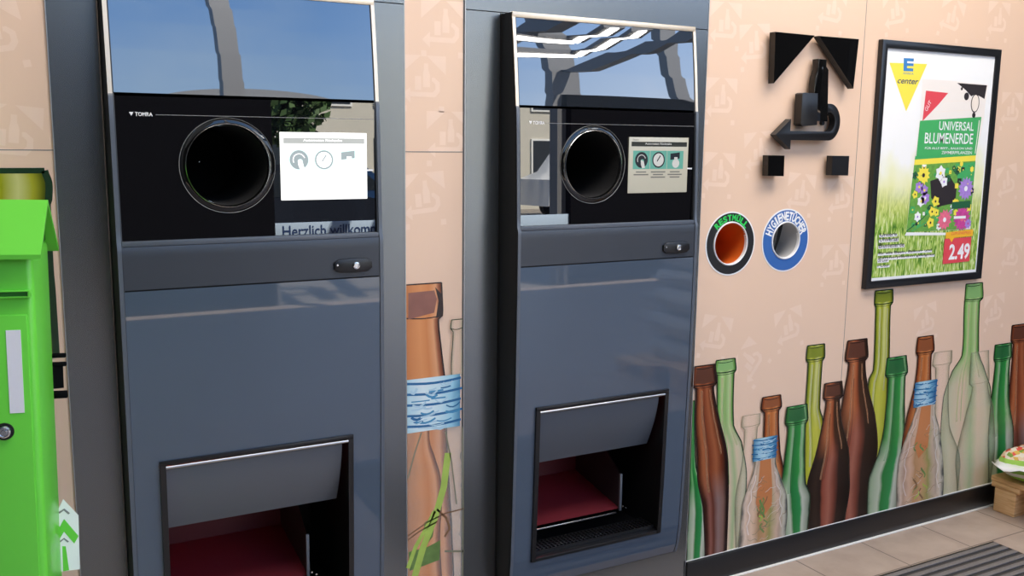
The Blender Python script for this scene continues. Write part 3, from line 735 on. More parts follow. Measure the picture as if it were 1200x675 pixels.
    b = B(); b.box(.010, MW - .010, fy(1.12) + .001, fy(1.12) + .003, 1.1185, 1.122); b.build('ledge_gap', M['black_matt'], t)
    lx, lz = .531, 1.151; yl = fy(lz) - .001
    out = [(lx - .048, lz + .008), (lx - .036, lz + .0155), (lx, lz + .0175), (lx + .036, lz + .0155), (lx + .048, lz + .008), (lx + .048, lz - .008), (lx + .036, lz - .0155), (lx, lz - .0175), (lx - .036, lz - .0155), (lx - .048, lz - .008)]
    b = B(); b.poly(out, yl - .007, yl, bev=.002); lo = b.build('lock', M['black'], t)
    b = B(); b.lathe_y([(.0, yl - .0115), (.0035, yl - .0115), (.0037, yl - .0105), (.0055, yl - .0105), (.006, yl - .012), (.0085, yl - .0115), (.0092, yl - .010), (.0092, yl - .006)], lx + .006, lz, 32); b.build('lock_cylinder', M['chrome'], lo)
    b = B(); b.cyl((lx - .041, yl - .008, lz + .003), (0, 1, 0), .0025, .003, 12); b.build('screw', M['chrome'], lo)
    # lower door with the delivery opening
    ox0, ox1, oz0, oz1 = .066, .526, .263, .724
    curved_panel(.010, MW - .010, 1.1185, .176, -.001, 30, hole=(ox0 + .006, ox1 - .006, oz0 + .006, oz1 - .006)).build('lower_door', M['door'], t, ang=60)
    b = B(); w = .013
    for a, c, zt, zb in ((ox0, ox0 + w, oz1, oz0), (ox1 - w, ox1, oz1, oz0)):
        zs = zlist(zt, zb, 10); b.grid([[(a, fy(z), z), (a, fy(z) - .008, z), (c, fy(z) - .008, z), (c, fy(z) + .02, z)] for z in zs])
    b.box(ox0, ox1, fy(oz1) - .008, fy(oz1) + .01, oz1 - .010, oz1, .001); b.box(ox0, ox1, fy(oz0) - .007, fy(oz0) + .02, oz0, oz0 + .010, .001)
    b.build('opening_frame', M['black'], t)
    b = B(); zs = [oz1, oz0 + .004]
    i0, i1 = ox0 + w * .6, ox1 - w * .6
    yf = fy(.5) + .004
    fr = [(i0, fy(oz0) + .004, oz0 + .002), (i1, fy(oz0) + .004, oz0 + .002), (i1, fy(oz1) + .004, oz1 - .002), (i0, fy(oz1) + .004, oz1 - .002)]
    b.grid([[p for p in fr + fr[:1]], [(p[0], .26, p[2]) for p in fr + fr[:1]]]); b.grid([[(i0, .26, oz0 + .002), (i1, .26, oz0 + .002)], [(i0, .26, oz1 - .002), (i1, .26, oz1 - .002)]])
    bmesh.ops.remove_doubles(b.bm, verts=b.bm.verts, dist=1e-5)
    b.build('opening_liner', M['black'], t, smooth=False)
    b = B(); b.tube([(ox0 + w, fy(.71) - .004, .7085), (ox1 - w, fy(.71) - .004, .7085)], .0042, 12); b.build('hinge_bar', M['steel'], t)
    # flap, curling inwards
    b = B(); rows = []
    for k in range(13):
        a = k / 12; rows.append([(ox0 + w + .002, -.094 + .052 * a ** 1.6, .708 - .170 * a), (ox1 - w - .012, -.094 + .052 * a ** 1.6, .708 - .170 * a)])
    b.grid(rows); b.grid([[rows[-1][0], rows[-1][1]], [(rows[-1][0][0], -.034, .536), (rows[-1][1][0], -.034, .536)]])
    b.build('flap', M['flap'], t)
    # red tray, its steel lip, grille in front
    tx1 = .432
    b = B(); b.grid([[(i0, -.005, .328), (tx1, -.005, .328)], [(i0, .25, .372), (tx1, .25, .372)]])
    b.grid([[(i0, .25, .372), (tx1, .25, .372)], [(i0, .25, .62), (tx1, .25, .62)]])
    b.grid([[(i0 + .001, -.005, .328), (i0 + .001, .25, .372)], [(i0 + .001, -.005, .52), (i0 + .001, .25, .6)]])
    b.build('red_tray', M['redbin'], t, smooth=False)
    b = B(); b.grid([[(tx1, -.005, .328), (tx1, -.005, .44)], [(tx1, .25, .372), (tx1, .25, .62)]]); b.build('tray_side', M['side'], t, smooth=False)
    b = B(); b.box(i0, tx1 - .015, -.012, -.006, .316, .321, .001); b.build('tray_edge', M['chrome'], t)
    b = B(); b.box(tx1 - .004, tx1 + .004, -.012, -.004, .322, .44, .001); b.build('tray_upright', M['flap'], t)
    b = B()
    for k in range(2): b.cyl((tx1 + .010 + .012 * k, -.008, .334 - .008 * k), (0, 1, 0), .0025, .004, 10)
    b.build('screw_head', M['chrome'], t)
    b = B()
    for k in range(34):
        x = ox0 + w + .004 + k * (ox1 - ox0 - 2 * w - .01) / 33
        b.box(x - .0022, x + .0022, fy(.28) + .012, -.014, .276, .286)
    for k in range(6):
        y = fy(.28) + .012 + k * .0125
        b.box(ox0 + w, ox1 - w, y - .001, y + .0015, .274, .285)
    b.build('drip_grille', M['black'], t, smooth=False)
    b = B(); b.box(ox0 + .05, ox0 + .20, .12, .135, .66, .668); b.build('signal_light', M['redled'], t)
    return t


machine(MX[0], 'nearer dark grey bottle return machine with the brightly lit white screen', screen_mat('bright_screen', .95, SCR_A), True)
machine(MX[1], 'farther dark grey bottle return machine with the dimmer greenish screen', screen_mat('dim_screen', .22, SCR_B), False)


def fascia(x0, x1, X, label):
    t = empty('metal_fascia', ((x0 + x1) / 2, 0, 0), label, 'panel', 'grey metal fascias round the machines')
    b = B(); b.poly(rect(x0, x1, .0, 1.790), -.004, .0118, [rect(X - .005, X + MW + .005, .169, 1.7885)]); adopt(b.build('fascia_plate', M['fascia']), t)
    b = B(); b.poly(rect(x0, x1, 1.7925, 2.5), -.004, .0118); adopt(b.build('top_plate', M['fascia']), t)
    b = B(); b.box(x0 - .002, x0, -.005, .011, 0, 2.5); b.box(x1, x1 + .002, -.005, .011, 0, 2.5); adopt(b.build('edge_strip', M['fascia_edge']), t)


fascia(.134, .949, MX[0], 'flat grey metal surround framing the nearer bottle return machine')
fascia(1.122, 1.934, MX[1], 'flat grey metal surround framing the farther bottle return machine')

# ================================================================ WASTE CHUTES


def ring_text(b, s, cx, cz, r, h, a_half, y, cw, mi=0):
    n = len(s)
    for i, ch in enumerate(s):
        a = R_(90 + a_half - (2 * a_half) * (i + .5) / n)
        bt, w, hh = text_bm(ch, .05, .0022, 0, cw * (.45 if ch == 'I' else 1), h * (1.22 if ch == 'Ü' else 1))
        wd = cw * (.45 if ch == 'I' else 1)
        mt = Matrix.Translation((cx + r * cos(a), y, cz + r * sin(a))) @ Matrix.Rotation(-(a - pi / 2), 4, 'Y') @ Matrix.Translation((-wd / 2, 0, 0))
        b.merge(bt, mi, mt)


for (cx, cz, ro, ri), ringm, txt, tm, tubem, half, cw, label in (
        (BIN[0], M['ringblack'], 'RESTMÜLL', M['greentext'], M['orange'], 52, .0165, 'round orange-lined waste hole with a black ring reading RESTMÜLL'),
        (BIN[1], M['blue'], 'HYGIENETÜCHER', M['white'], M['greytube'], 76, .0165, 'round grey-lined waste hole with a blue ring reading HYGIENETÜCHER')):
    t = empty('waste_chute', (cx, 0, cz), label, 'waste chute', 'waste holes in the mural wall')
    b = B(); b.lathe_y([(ri + .001, -.0012), (ro + .0045, -.0012), (ro + .0045, -.0002)], cx, cz, 72); adopt(b.build('white_border', M['white']), t)
    b = B(); b.lathe_y([(ri + .005, -.0018), (ro, -.0018), (ro, -.0011)], cx, cz, 72); adopt(b.build('ring_sticker', ringm), t)
    b = B(); ring_text(b, txt, cx, cz, ri + .0068, ro - ri - .0115, half, -.0022, cw); adopt(b.build('ring_lettering', tm, smooth=False), t)
    b = B(); b.lathe_y([(ri + .0042, -.0012), (ri + .004, -.0045), (ri + .0015, -.0055), (ri - .0005, -.003), (ri - .001, .006)], cx, cz, 64); adopt(b.build('rim', M['white']), t)
    # chute sloping down and back
    b = B(); rows = []
    for k in range(9):
        y = -.002 + .30 * k / 8; dz = -.15 * max(0, y)
        rows.append([(cx + (ri - .0005) * cos(2 * pi * j / 48), y, cz + dz + (ri - .0005) * sin(2 * pi * j / 48)) for j in range(49)])
    b.grid(rows); adopt(b.build('chute_tube', tubem), t); b = B(); b.poly(circle(cx, cz - .045, ri, 32), .297); adopt(b.build('chute_end', M['black_matt']), t)
    if tubem is M['greytube']:
        b = B(); rows = []
        for k in range(9):
            z = cz + .052 - .098 * k / 8; u = k / 8
            xo = cx - .002 - .020 * u * u; wv = .020 * (1 - u) + .001
            rows.append([(xo - wv * .5, .022 + .012 * u, z), (xo, .014 + .012 * u, z), (xo + wv * .5, .022 + .012 * u, z)])
        b.grid(rows); adopt(b.build('black_crescent', M['black_matt']), t)  # black curved blade inside the grey chute

# ================================================================ PICTOGRAM SIGN
sy = -.036; P3 = lambda *q: [at(a, c, sy) for a, c in q]
t = empty('recycling_sign', (2.35, 0, 1.3), 'large raised black bottle-return pictogram with curved arrow on the mural', 'sign')


def piece(name, pts, y0=sy, y1=-.0105, m='black_gloss', holes=(), off=.0006):
    b = B(); b.poly(pts, y0, y1, holes, bev=off); o = adopt(b.build(name, M[m], ang=25), t)
    cx = sum(p[0] for p in pts) / len(pts); cz = sum(p[1] for p in pts) / len(pts)
    k = B(); k.cyl((cx, (y1 - .0005) / 2, cz), (0, 1, 0), .007, abs(y1) - .0005, 12); kk = k.build('spacer', M['black']); kk.parent = o
    kk.matrix_parent_inverse = t.matrix_basis.inverted() @ t.matrix_basis
    kk.matrix_parent_inverse = (t.matrix_basis @ o.matrix_parent_inverse).inverted()


piece('roof_triangle', P3((908.9, 37.2), (955, 41.6), (907, 97.6)))
piece('roof_triangle', P3((959.9, 42), (1006.7, 45.8), (1000.2, 103.9)))
piece('bottle_symbol', P3((959.3, 69), (969, 70), (968.6, 78), (971, 82), (969.8, 142.5), (955, 141.5), (953.2, 138), (954.6, 98), (956, 90), (959, 81)))
piece('crate_symbol', P3((938.8, 110), (941, 108.6), (957, 109.4), (956, 146.5), (939, 147.8), (936.8, 145.5)), y0=-.042, m='black')
cxa, cza = at(971.2, 142.5, sy); 
# curved arrow: head, shaft, half-round return
ptop = at(970.5, 121.5, sy); pin = at(970.5, 131.2, sy); pin2 = at(972, 153.4, sy); pbot = at(973.5, 164.8, sy)
ro_ = (ptop[1] - pbot[1]) / 2; ri_ = (pin[1] - pin2[1]) / 2; zc = (ptop[1] + pbot[1]) / 2; xc = ptop[0] + .012
hd = P3((909, 157.8), (927.3, 139.4), (926.2, 175))
arr = [hd[0], (hd[1][0], hd[1][1]), (hd[1][0] - .001, zc - ri_)] + [(xc + ri_ * .82 * cos(a), zc + ri_ * sin(a)) for a in [(-pi / 2) + pi * k / 16 for k in range(17)]] + [(ptop[0], zc + ri_), (ptop[0], zc + ro_)] + [(xc + ro_ * .82 * cos(a), zc + ro_ * sin(a)) for a in [(pi / 2) - pi * k / 20 for k in range(21)]] + [(hd[2][0], zc - ro_), hd[2]]
piece('curved_arrow', arr, m='black')
piece('square_foot', P3((900.5, 182), (919.5, 182.3), (918.6, 206.5), (900, 206.2)))
piece('square_foot', P3((975.8, 182.6), (995.4, 182.8), (994, 205.8), (974.5, 205.6)), m='black')

# ================================================================ POSTER
t = empty('poster', (3.0, 0, .952), 'framed white garden soil poster with the price 2.49 above the bottles', 'poster')
x0, x1, z0, z1 = 2.681, 3.318, .952, 1.807; fw = .027
b = B(); b.poly(rect(x0, x1, z0, z1), -.020, -.0005, [rect(x0 + fw, x1 - fw, z0 + fw, z1 - fw)], bev=.003); adopt(b.build('frame', mat('black_poster_frame', (.010, .011, .013), .3)), t)
sh = B(); ys = -.012
sh.grid([[(x0 + .02, ys, z1 - .02), (x1 - .02, ys, z1 - .02)], [(x0 + .02, ys, z0 + .02), (x1 - .02, ys, z0 + .02)]]); sh.box(x0 + .004, x1 - .004, ys + .001, -.001, z0 + .004, z1 - .004)
sheet = adopt(sh.build('poster_sheet', M['sheet'], smooth=False), t)


def pp(*q): return [at(a, c, ys) for a, c in q]


def psub(name, build, mats, label=None):
    b = B(); build(b); o = b.build(name, mats, None, smooth=False); o.parent = sheet
    o.matrix_parent_inverse = (t.matrix_basis @ sheet.matrix_parent_inverse).inverted()
    if label: o['label'] = label


def k_border(b): b.poly(rect(x0 + fw - .001, x1 - fw + .001, z0 + fw - .001, z1 - fw + .001), ys - .0002, None, [rect(x0 + fw + .006, x1 - fw - .006, z0 + fw + .010, z1 - fw - .005)])


psub('white_border', k_border, M['white'])


def k_logo(b):
    b.poly(pp((1042.2, 73.5), (1086.5, 75), (1061.8, 130.5)), ys - .0004)
    q = lambda *z: b.poly(pp(*z), ys - .0006, mi=1)
    q((1059, 68), (1070.8, 68.6), (1070.6, 72), (1063, 71.6), (1062.9, 74), (1070.5, 74.4), (1070.3, 77.6), (1062.8, 77.2), (1062.7, 79.8), (1070.2, 80.2), (1070, 83.7), (1058.6, 83.2))
    (xa, za), (xb, _) = pp((1058.5, 86.8), (1070.5, 87)); put_text(b, 'EDEKA', xa, za, ys - .0006, width=xb - xa, height=.006, mi=1)
    (xa, za), (xb, _) = pp((1051.5, 97.6), (1076, 98)); put_text(b, 'center', xa, za, ys - .0008, width=xb - xa, height=.017, shear=.25, bold=.012, mi=2)


psub('shop_logo', k_logo, [M['yellow'], M['logoblue'], M['bluedark']], 'yellow triangle logo with a blue letter E')


def k_bag(b):
    b.poly(pp((1081, 92.5), (1119, 95), (1157.5, 99.5), (1153, 137), (1143, 190), (1137, 268.5), (1062, 272), (1070, 193), (1078, 141)), ys - .0004)
    b.poly(pp((1078, 141.5), (1150, 137), (1143.6, 182), (1071.8, 187)), ys - .0006, mi=1)
    b.ribbon(pp((1077, 146), (1073, 183)), .004, ys - .0008, 0); b.ribbon(pp((1147.5, 141), (1142.5, 180)), .004, ys - .0008, 0)
    b.poly(pp((1071.8, 187), (1143.6, 182), (1143, 188.5), (1071, 193.5)), ys - .0006, mi=2)
    b.poly(pp((1085, 106.2), (1111, 109), (1100, 122), (1080.8, 142)), ys - .0006, mi=3)
    (xa, za), = pp((1086, 131)); put_text(b, 'GUT', xa, za, ys - .0008, width=.04, height=.016, mi=4, mtx=Matrix.Translation((xa, 0, za)) @ Matrix.Rotation(-1.0, 4, 'Y') @ Matrix.Translation((-xa, 0, -za)))
    b.poly(pp((1121.5, 97.2), (1156.5, 100), (1153.5, 116), (1143, 110), (1138, 113), (1132, 106)), ys - .0006, mi=5)
    b.poly(circle(*pp((1132.5, 113))[0], .014, 14), ys - .0006, mi=5)
    b.poly(circle(*pp((1127, 104))[0], .006, 10), ys - .0006, mi=5)
    cx, cz = pp((1142.5, 121))[0]; b.poly([(cx + .024 * cos(a), cz + .034 * sin(a)) for a in [2 * pi * k / 24 for k in range(24)]], ys - .0008, mi=5); b.poly([(cx + .020 * cos(a), cz + .030 * sin(a)) for a in [2 * pi * k / 24 for k in range(24)]], ys - .0010, mi=6)
    b.poly(circle(*pp((1141, 135))[0], .010, 12), ys - .0006, mi=5)
    b.ribbon(pp((1083, 120), (1152, 117)), .0015, ys - .0005, 6); b.ribbon(pp((1095, 131), (1138, 129)), .0015, ys - .0005, 6)


psub('bag_picture', k_bag, [M['bagwhite'], M['pgreen'], M['yellow'], M['red'], M['white'], M['soil'], M['cream']], 'picture of a green and white soil bag')


def k_words(b):
    for s, l, r, base, h in (('UNIVERSAL', 1100, 1140.5, 153, .032), ('BLUMENERDE', 1083, 1139.5, 168.5, .038), ('FÜR ALLE BEET-, BALKON UND', 1083.5, 1139, 175.5, .011), ('ZIMMERPFLANZEN', 1103, 1138.5, 180.6, .011)):
        (xa, za), (xb, _) = pp((l, base), (r, base)); za = pp(((l + r) / 2, base))[0][1]
        put_text(b, s, xa, za, ys - .0010, width=xb - xa, height=h, bold=.008)


psub('bag_lettering', k_words, M['white'])


def k_flow(b):
    y = ys - .0008
    b.poly(pp((1071, 193.5), (1143, 188.5), (1137, 262), (1130, 268.5), (1062, 272), (1066, 235)), ys - .0006, mi=0)
    b.poly(pp((1090, 212), (1112, 205), (1121, 220), (1119, 238), (1100, 242), (1091, 232)), y, mi=1)

    def flower(px, py, r, n, mi, mc, dz=0):
        cx, cz = pp((px, py))[0]
        pts = [(cx + r * (1 if k % 2 else .72) * cos(pi * k / n), cz + r * (1 if k % 2 else .72) * sin(pi * k / n)) for k in range(2 * n)]
        b.poly(pts, y - .0002 - dz, mi=mi); b.poly(circle(cx, cz, r * .22, 10), y - .0004 - dz, mi=mc)
    b.poly(pp((1120, 192), (1143, 190), (1141, 212), (1122, 212)), y, mi=7)
    fr = random.Random(5)
    for k in range(70):
        v = fr.random(); u = fr.random(); px = 1070 - 7 * v + u * (72 - 1 * v); py = 194 + 74 * v - 4 * u
        if 1092 < px < 1118 and 210 < py < 238: continue
        flower(px, py, fr.uniform(.008, .017), fr.choice((4, 5, 6)), fr.choice((2, 3, 4, 5, 7, 7, 8, 1)), fr.choice((1, 2, 7)), -.00015 + k * 1e-6)
    flower(1082, 205.4, .036, 12, 2, 1); flower(1102, 203, .03, 6, 3, 2); flower(1106, 213, .022, 5, 3, 4); flower(1131.6, 221, .045, 14, 4, 3)
    flower(1077, 219, .024, 6, 4, 2); flower(1083, 223, .022, 6, 4, 2); flower(1079, 236, .022, 6, 3, 2); flower(1084, 232, .026, 7, 4, 3); flower(1072, 228, .016, 5, 2, 1)
    flower(1096, 236, .022, 5, 2, 1, .0002); flower(1092, 248, .02, 5, 2, 1, .0002); flower(1090, 261, .022, 5, 2, 1, .0002); flower(1097, 249, .016, 5, 2, 1, .0003)
    flower(1106.5, 257.5, .041, 12, 5, 3, .0004); flower(1127, 256, .05, 16, 6, 5); flower(1134, 262, .02, 8, 4, 6, .0002); flower(1075, 254, .02, 6, 3, 4)
    b.poly(pp((1115, 237), (1137, 235), (1136.5, 243), (1114.5, 245)), y - .0008, mi=8)
    b.poly(pp((1062, 272.3), (1108, 272.6), (1108, 275.5), (1060, 276)), y, mi=3)
    b.ribbon(pp((1062, 271), (1082, 255), (1086, 250)), .004, y - .0002, 8); b.ribbon(pp((1068, 271), (1086, 260)), .004, y - .0002, 7)
    (xa, za), (xb, _) = pp((1117, 256.5), (1131, 256.5)); b.poly(rect(xa, xb, za, za + .01), y - .0012, mi=3)


psub('flower_picture', k_flow, [M['leafgreen'], M['soil'], M['yellow'], M['white'], M['violet'], M['pink'], M['magenta'], M['pgreen'], M['dgreen']], 'bright flowers along the foot of the pictured bag')


def k_price(b):
    b.poly(pp((1106.5, 280), (1138, 277.5), (1135.4, 306), (1104, 309.5)), ys - .0018)
    b.poly(pp((1108, 272.3), (1140, 268.5), (1139.3, 276.5), (1117.5, 278.6), (1114.5, 284), (1112, 279.3), (1107.5, 279.6)), ys - .0021, mi=1)
    (xa, za), (xb, _) = pp((1110.8, 305), (1135, 303)); put_text(b, '2.49', xa, za, ys - .0021, width=xb - xa, height=.060, bold=.03, mi=2)
    (xa, za), (xb, _) = pp((1114, 275.4), (1137, 273)); put_text(b, 'ZUM SPARPREIS', xa, za, ys - .0023, width=xb - xa, height=.011, mi=3)


psub('price_tag', k_price, [M['red'], M['orangeyellow'], M['white'], M['red']], 'red price tag reading 2.49 under a yellow banner')


def k_small(b):
    for s, l, r, base, h in (('Unsere', 1030.8, 1050.5, 277, .013), ('Universal', 1030.4, 1052, 283, .016), ('Blumenerde', 1029.8, 1059, 290, .016), ('für alle Beet-, Balkon- und', 1029.2, 1091, 297, .011), ('Zimmerpflanzen geeignet', 1028.8, 1094, 302.5, .011), ('20 Liter', 1028.6, 1040.5, 307, .010), ('1 Liter', 1028.2, 1041.5, 313, .010)):
        za = pp(((l + r) / 2, base))[0][1]; xa = pp((l, base))[0][0]; xb = pp((r, base))[0][0]
        b.poly(rect(xa - .003, xb + .003, za - .002, za + h * .55), ys - .0008, mi=1)
        put_text(b, s, xa, za + .001, ys - .0012, width=xb - xa, height=h, bold=.015, mi=0)


psub('small_lettering', k_small, [M['ink'], M['white']])

# ================================================================ GREEN BOX
a = R_(-11)
t = empty('letter_box', (.047, -.5, 0), 'bright green metal collection box with a pitched roof and slot', 'box', rz=a)
t.rotation_euler = (0, R_(1.0), a)
# local frame: x to the right along the front, y to the back
b = B(); b.box(-.36, -.010, .012, .19, .02, 1.263, .012, seg=3); b.build('body', M['boxgreen'], t)
b = B(); b.poly(rect(-.30, -.022, .05, 1.15), .0085, .013, bev=.003); b.build('front_door', M['boxgreen'], t)
b = B(); b.poly([(-.33, 1.180), (-.016, 1.180), (-.014, 1.183), (-.014, 1.190), (-.016, 1.193), (-.33, 1.193)], .004, .0125, [rect(-.325, -.019, 1.1825, 1.1905)], bev=.001); b.build('slot_frame', M['boxgreen'], t)
b = B(); b.box(-.325, -.019, .009, .0122, 1.1825, 1.1905); b.build('slot', M['boxgreen_d'], t)
th = .004


def sheet_strip(b, p0, p1, xl, xr):
    d = Vector((p1[0] - p0[0], p1[1] - p0[1])).normalized(); n = Vector((-d.y, d.x)) * th
    b.prism_yz([p0, p1, (p1[0] - n.x, p1[1] - n.y), (p0[0] - n.x, p0[1] - n.y)], xl, xr)


b = B(); b.prism_yz([(-.006, 1.256), (.100, 1.342), (.206, 1.246), (.204, 1.238), (.100, 1.334), (-.006, 1.248)], -.40, .006); b.build('roof', M['boxgreen'], t)
b = B(); b.prism_yz([(.02, 1.262), (.100, 1.331), (.18, 1.262)], -.355, -.012); b.build('gable', M['boxgreen_d'], t)  # shade under the roof painted as darker green
b = B(); b.poly(rect(-.056, -.033, .977, 1.124), .0076, .0086); b.build('blank_label', M['white'], t)
b = B(); b.lathe_y([(.0005, .002), (.004, .002), (.0045, .004), (.0075, .004), (.008, .001), (.0105, .002), (.0115, .005), (.0115, .01)], -.066, .945, 32); b.build('lock', M['chrome'], t)
b = B(); b.lathe_y([(.0115, .006), (.015, .006), (.0155, .009)], -.066, .945, 32); b.build('lock_ring', M['black'], t)

b = B()
for z, w_ in ((1.035, .008), (1.018, .008), (.955, .014)):
    b.box(-.012, .014, .176, .186, z, z + w_, .002)
b.prism_xy([(-.01, .176), (.008, .18), (-.01, .186)], .975, 1.02); b.build('mounting_bracket', M['frame_dark'], t)
b = B(); sx = lambda px, py: (lambda q: (q[0], q[1]))(at(px, py, -.33))
Q = lambda *q: [sx(*p) for p in q]
b.poly(Q((74, 585), (92, 604), (93.5, 667), (64, 671), (62, 610)), 0, .0012)
b.poly(Q((75, 608), (92, 628), (87, 637), (75, 623), (66, 638), (62, 632)), -.0004, mi=1); b.poly(Q((73, 640), (77, 640), (81, 668), (74, 669.5)), -.0004, mi=1)
b.ribbon(Q((69, 601), (75, 597), (81, 602)), .004, -.0004, 2); b.ribbon(Q((70, 635), (75, 631), (80, 635)), .003, -.0004, 2)
for v in b.bm.verts: v.co.y += -.33
o = b.build('arrow_sticker', [M['white'], M['boxgreen'], M['etch_dim']], None, smooth=False); o['label'] = 'white arrow sticker with a green chevron'
bpy.context.view_layer.update(); o.parent = t; o.matrix_parent_inverse = t.matrix_world.inverted()

# ================================================================ MAT, PALLET, BAG
t = empty('entrance_mat', (2.6, -.9, 0), 'ribbed dark grey entrance mat let into the tiled floor', 'mat')
b = B(); b.box(1.2, 3.195, -1.6, -.245, .0005, .0025); adopt(b.build('mat_tray', M['black']), t)
b = B(); y = -.258; k = 0
while y > -1.55:
    b.box(1.21, 3.185, y - .020, y, .002, .0075, .002); y -= .037
adopt(b.build('rib_pattern', mat('grey_brush_rib', (.17, .15, .135), .85, var=.35, vscale=120, bump=.5, bscale=200)), t)
b = B(); y = -.2815
while y > -1.55:
    b.box(1.21, 3.185, y - .011, y, .0022, .0040); y -= .037
adopt(b.build('channel_pattern', mat('dark_scraper_strip', (.045, .04, .037), .7, var=.3, vscale=150)), t)

def pallet(x0, y0, label):
    """x0 left end, y0 rear edge"""
    t = empty('wooden_pallet', (x0 + .42, y0 - .33, 0), label, 'pallet')
    for y in (-.11, -.37, -.63):
        for x in (0, .36, .72):
            b = B(); b.box(x0 + x, x0 + x + .10, y0 + y, y0 + y + .09, .001, .1, .003); adopt(b.build('block', M['wood']), t)
    for y in (-.125, -.39, -.65):
        b = B(); b.box(x0 - .003, x0 + .84, y0 + y, y0 + y + .12, .1, .122, .003); adopt(b.build('stringer_board', M['wood']), t)
    for k in range(6):
        b = B(); x = x0 - .001 + k * .145; b.box(x, x + .115, y0 - .67, y0, .122, .143, .003); adopt(b.build('deck_board', M['wood']), t)


pallet(3.478, -.03, 'raw pine pallet at the right edge under the soil bag')


def bag(loc, rz, label, film='bag', group=None):
    t = empty('soil_bag', loc, label, 'bag', group, rz=rz)
    b = B(); L, W, T = .67, .40, .15; nu, nv = 28, 20
    for side in (1, -1):
        rows = []
        for i in range(nv + 1):
            r = []
            for j in range(nu + 1):
                u = j / nu * 2 - 1; v = i / nv * 2 - 1
                f = max(0, (1 - abs(u) ** 8)) ** .5 * max(0, (1 - abs(v) ** 7)) ** .5
                wr = .006 * sin(17 * u + 5 * v) * (1 - f) + .004 * sin(9 * v - 7 * u)
                h = T * .42 + side * (T * .5 * f) + wr * (1 if side > 0 else .3)
                r.append((u * L / 2, v * W / 2 * (1 - .03 * sin(6 * u)), max(.002, h)))
            rows.append(r)
        b.grid(rows)
    bmesh.ops.remove_doubles(b.bm, verts=b.bm.verts, dist=.0015)
    b.build('bag_body', M[film], t, recalc=True, ang=80)
    b = B(); rows = []
    for i in range(13):
        v = i / 12 * 2 - 1
        rows.append([(-L / 2 - .052 + .006 * sin(8 * v), v * W * .44, T * .46 + .012 * sin(7 * v)), (-L / 2 - .02, v * W * .46, T * .44 + .007 * sin(5 * v)), (-L / 2 + .025, v * W * .47, T * .50)])
    b.grid(rows); o = b.build('sealed_end', M['white'], t); o['label'] = 'white crimped end of the bag'
    md = o.modifiers.new('thickness', 'SOLIDIFY'); md.thickness = .003
    return t


bag((3.795, -.245, .146), 0, 'plump green, white and red soil bag lying on the pallet at right')

# stock opposite the machines, mirrored in the farther lower door
pallet(3.22, -1.78, 'raw pine pallet under the stack of pale bags, mirrored in the farther lower door')
for k in range(5):
    bag((3.62 + .012 * sin(5 * k), -2.06 + .01 * cos(3 * k), .143 + .151 * k), pi / 2 + .03 * sin(7 * k), 'pale film bag in the stack mirrored in the farther lower door', 'palefilm', 'stacked pale bags')

# ================================================================ OUTSIDE (seen in the machines' glass)
tag(B().box(-30, 60, -60, -6.0, -.12, -.02).build('ground_outside', M['asphalt']), kind='structure')
for nme, xa, xb in (('wall_front_left', -1.5, 2.15), ('wall_front_right', 5.15, 10.5)):
    tag(B().box(xa, xb, -6.1, -6.0, -.02, 2.55 if xa < 0 else 2.9).build(nme, M['frame_dark']), kind='structure')
for i, (xa, xb) in enumerate(((-1.5, -1.3), (1.80, 1.98), (5.05, 5.40), (6.75, 6.95))):
    tag(B().box(xa, xb, -6.25, -6.1, -.02, 5.6).build('trim_%d' % (i + 3), M['frame_grey']), kind='structure')
tag(B().box(-2.4, 10.5, -6.22, -6.12, 5.6, 5.85).build('trim_7', M['frame_grey']), kind='structure')
tag(B().box(-1.6, .82, -6.34, -6.26, -.02, 5.6).build('light_block_outer', M['leftwall']), kind='structure')  # added to block sky and keep the left surround dark
# low glass-door banner
t = empty('entrance_sign', (3.6, -6.02, 0), 'pale blue welcome strip across the entrance opposite the machines', 'sign')
adopt(B().box(2.15, 5.15, -6.05, -6.03, .73, .905, .002).build('strip', M['banner']), t)
for x in (2.16, 3.65, 5.10): adopt(B().box(x, x + .03, -6.05, -6.03, 0, .73).build('post', M['frame_grey']), t)
b = B(); put_text(b, 'Herzlich willkommen', 2.22, .785, -6.026, width=1.0, height=.095, bold=.01); adopt(b.build('lettering', M['bluedark'], smooth=False), t)

# zigzag LED profiles hung outside the ceiling edge
def led(pts, label):
    t = empty('linear_lamp', (*pts[0][:2], pts[0][2]), label, 'lamp', 'zigzag light lines')
    b = B(); h = B()
    for p, q in zip(pts, pts[1:]):
        p, q = Vector(p), Vector(q); d = (q - p).normalized(); n = Vector((-d.y, d.x, 0)) * .035
        for bb_, za, zb, s in ((b, 0, .01, 1), (h, .01, .05, 2.6)):
            vs = [(p + n * s), (q + n * s), (q - n * s), (p - n * s)]
            bb_.prism_xy([(v.x, v.y) for v in vs], p.z + za, p.z + zb)
    adopt(b.build('diffuser', M['led'], smooth=False), t); adopt(h.build('housing', M['frame_grey'], smooth=False), t)


led([(3.3, -4.48, 3.35), (4.2, -4.2, 3.35), (4.13, -3.45, 3.35)], 'white zigzag light line mirrored high in the farther machine')
led([(3.3, -5.2, 3.35), (4.62, -4.85, 3.35), (4.42, -3.5, 3.35)], 'second white zigzag light line mirrored below the first')
for i, x in enumerate((3.75, 5.2)): tag(B().box(x, x + .12, -6.1, -2.6, 3.40, 3.55).build('beam_canopy', M['frame_grey']), kind='structure')

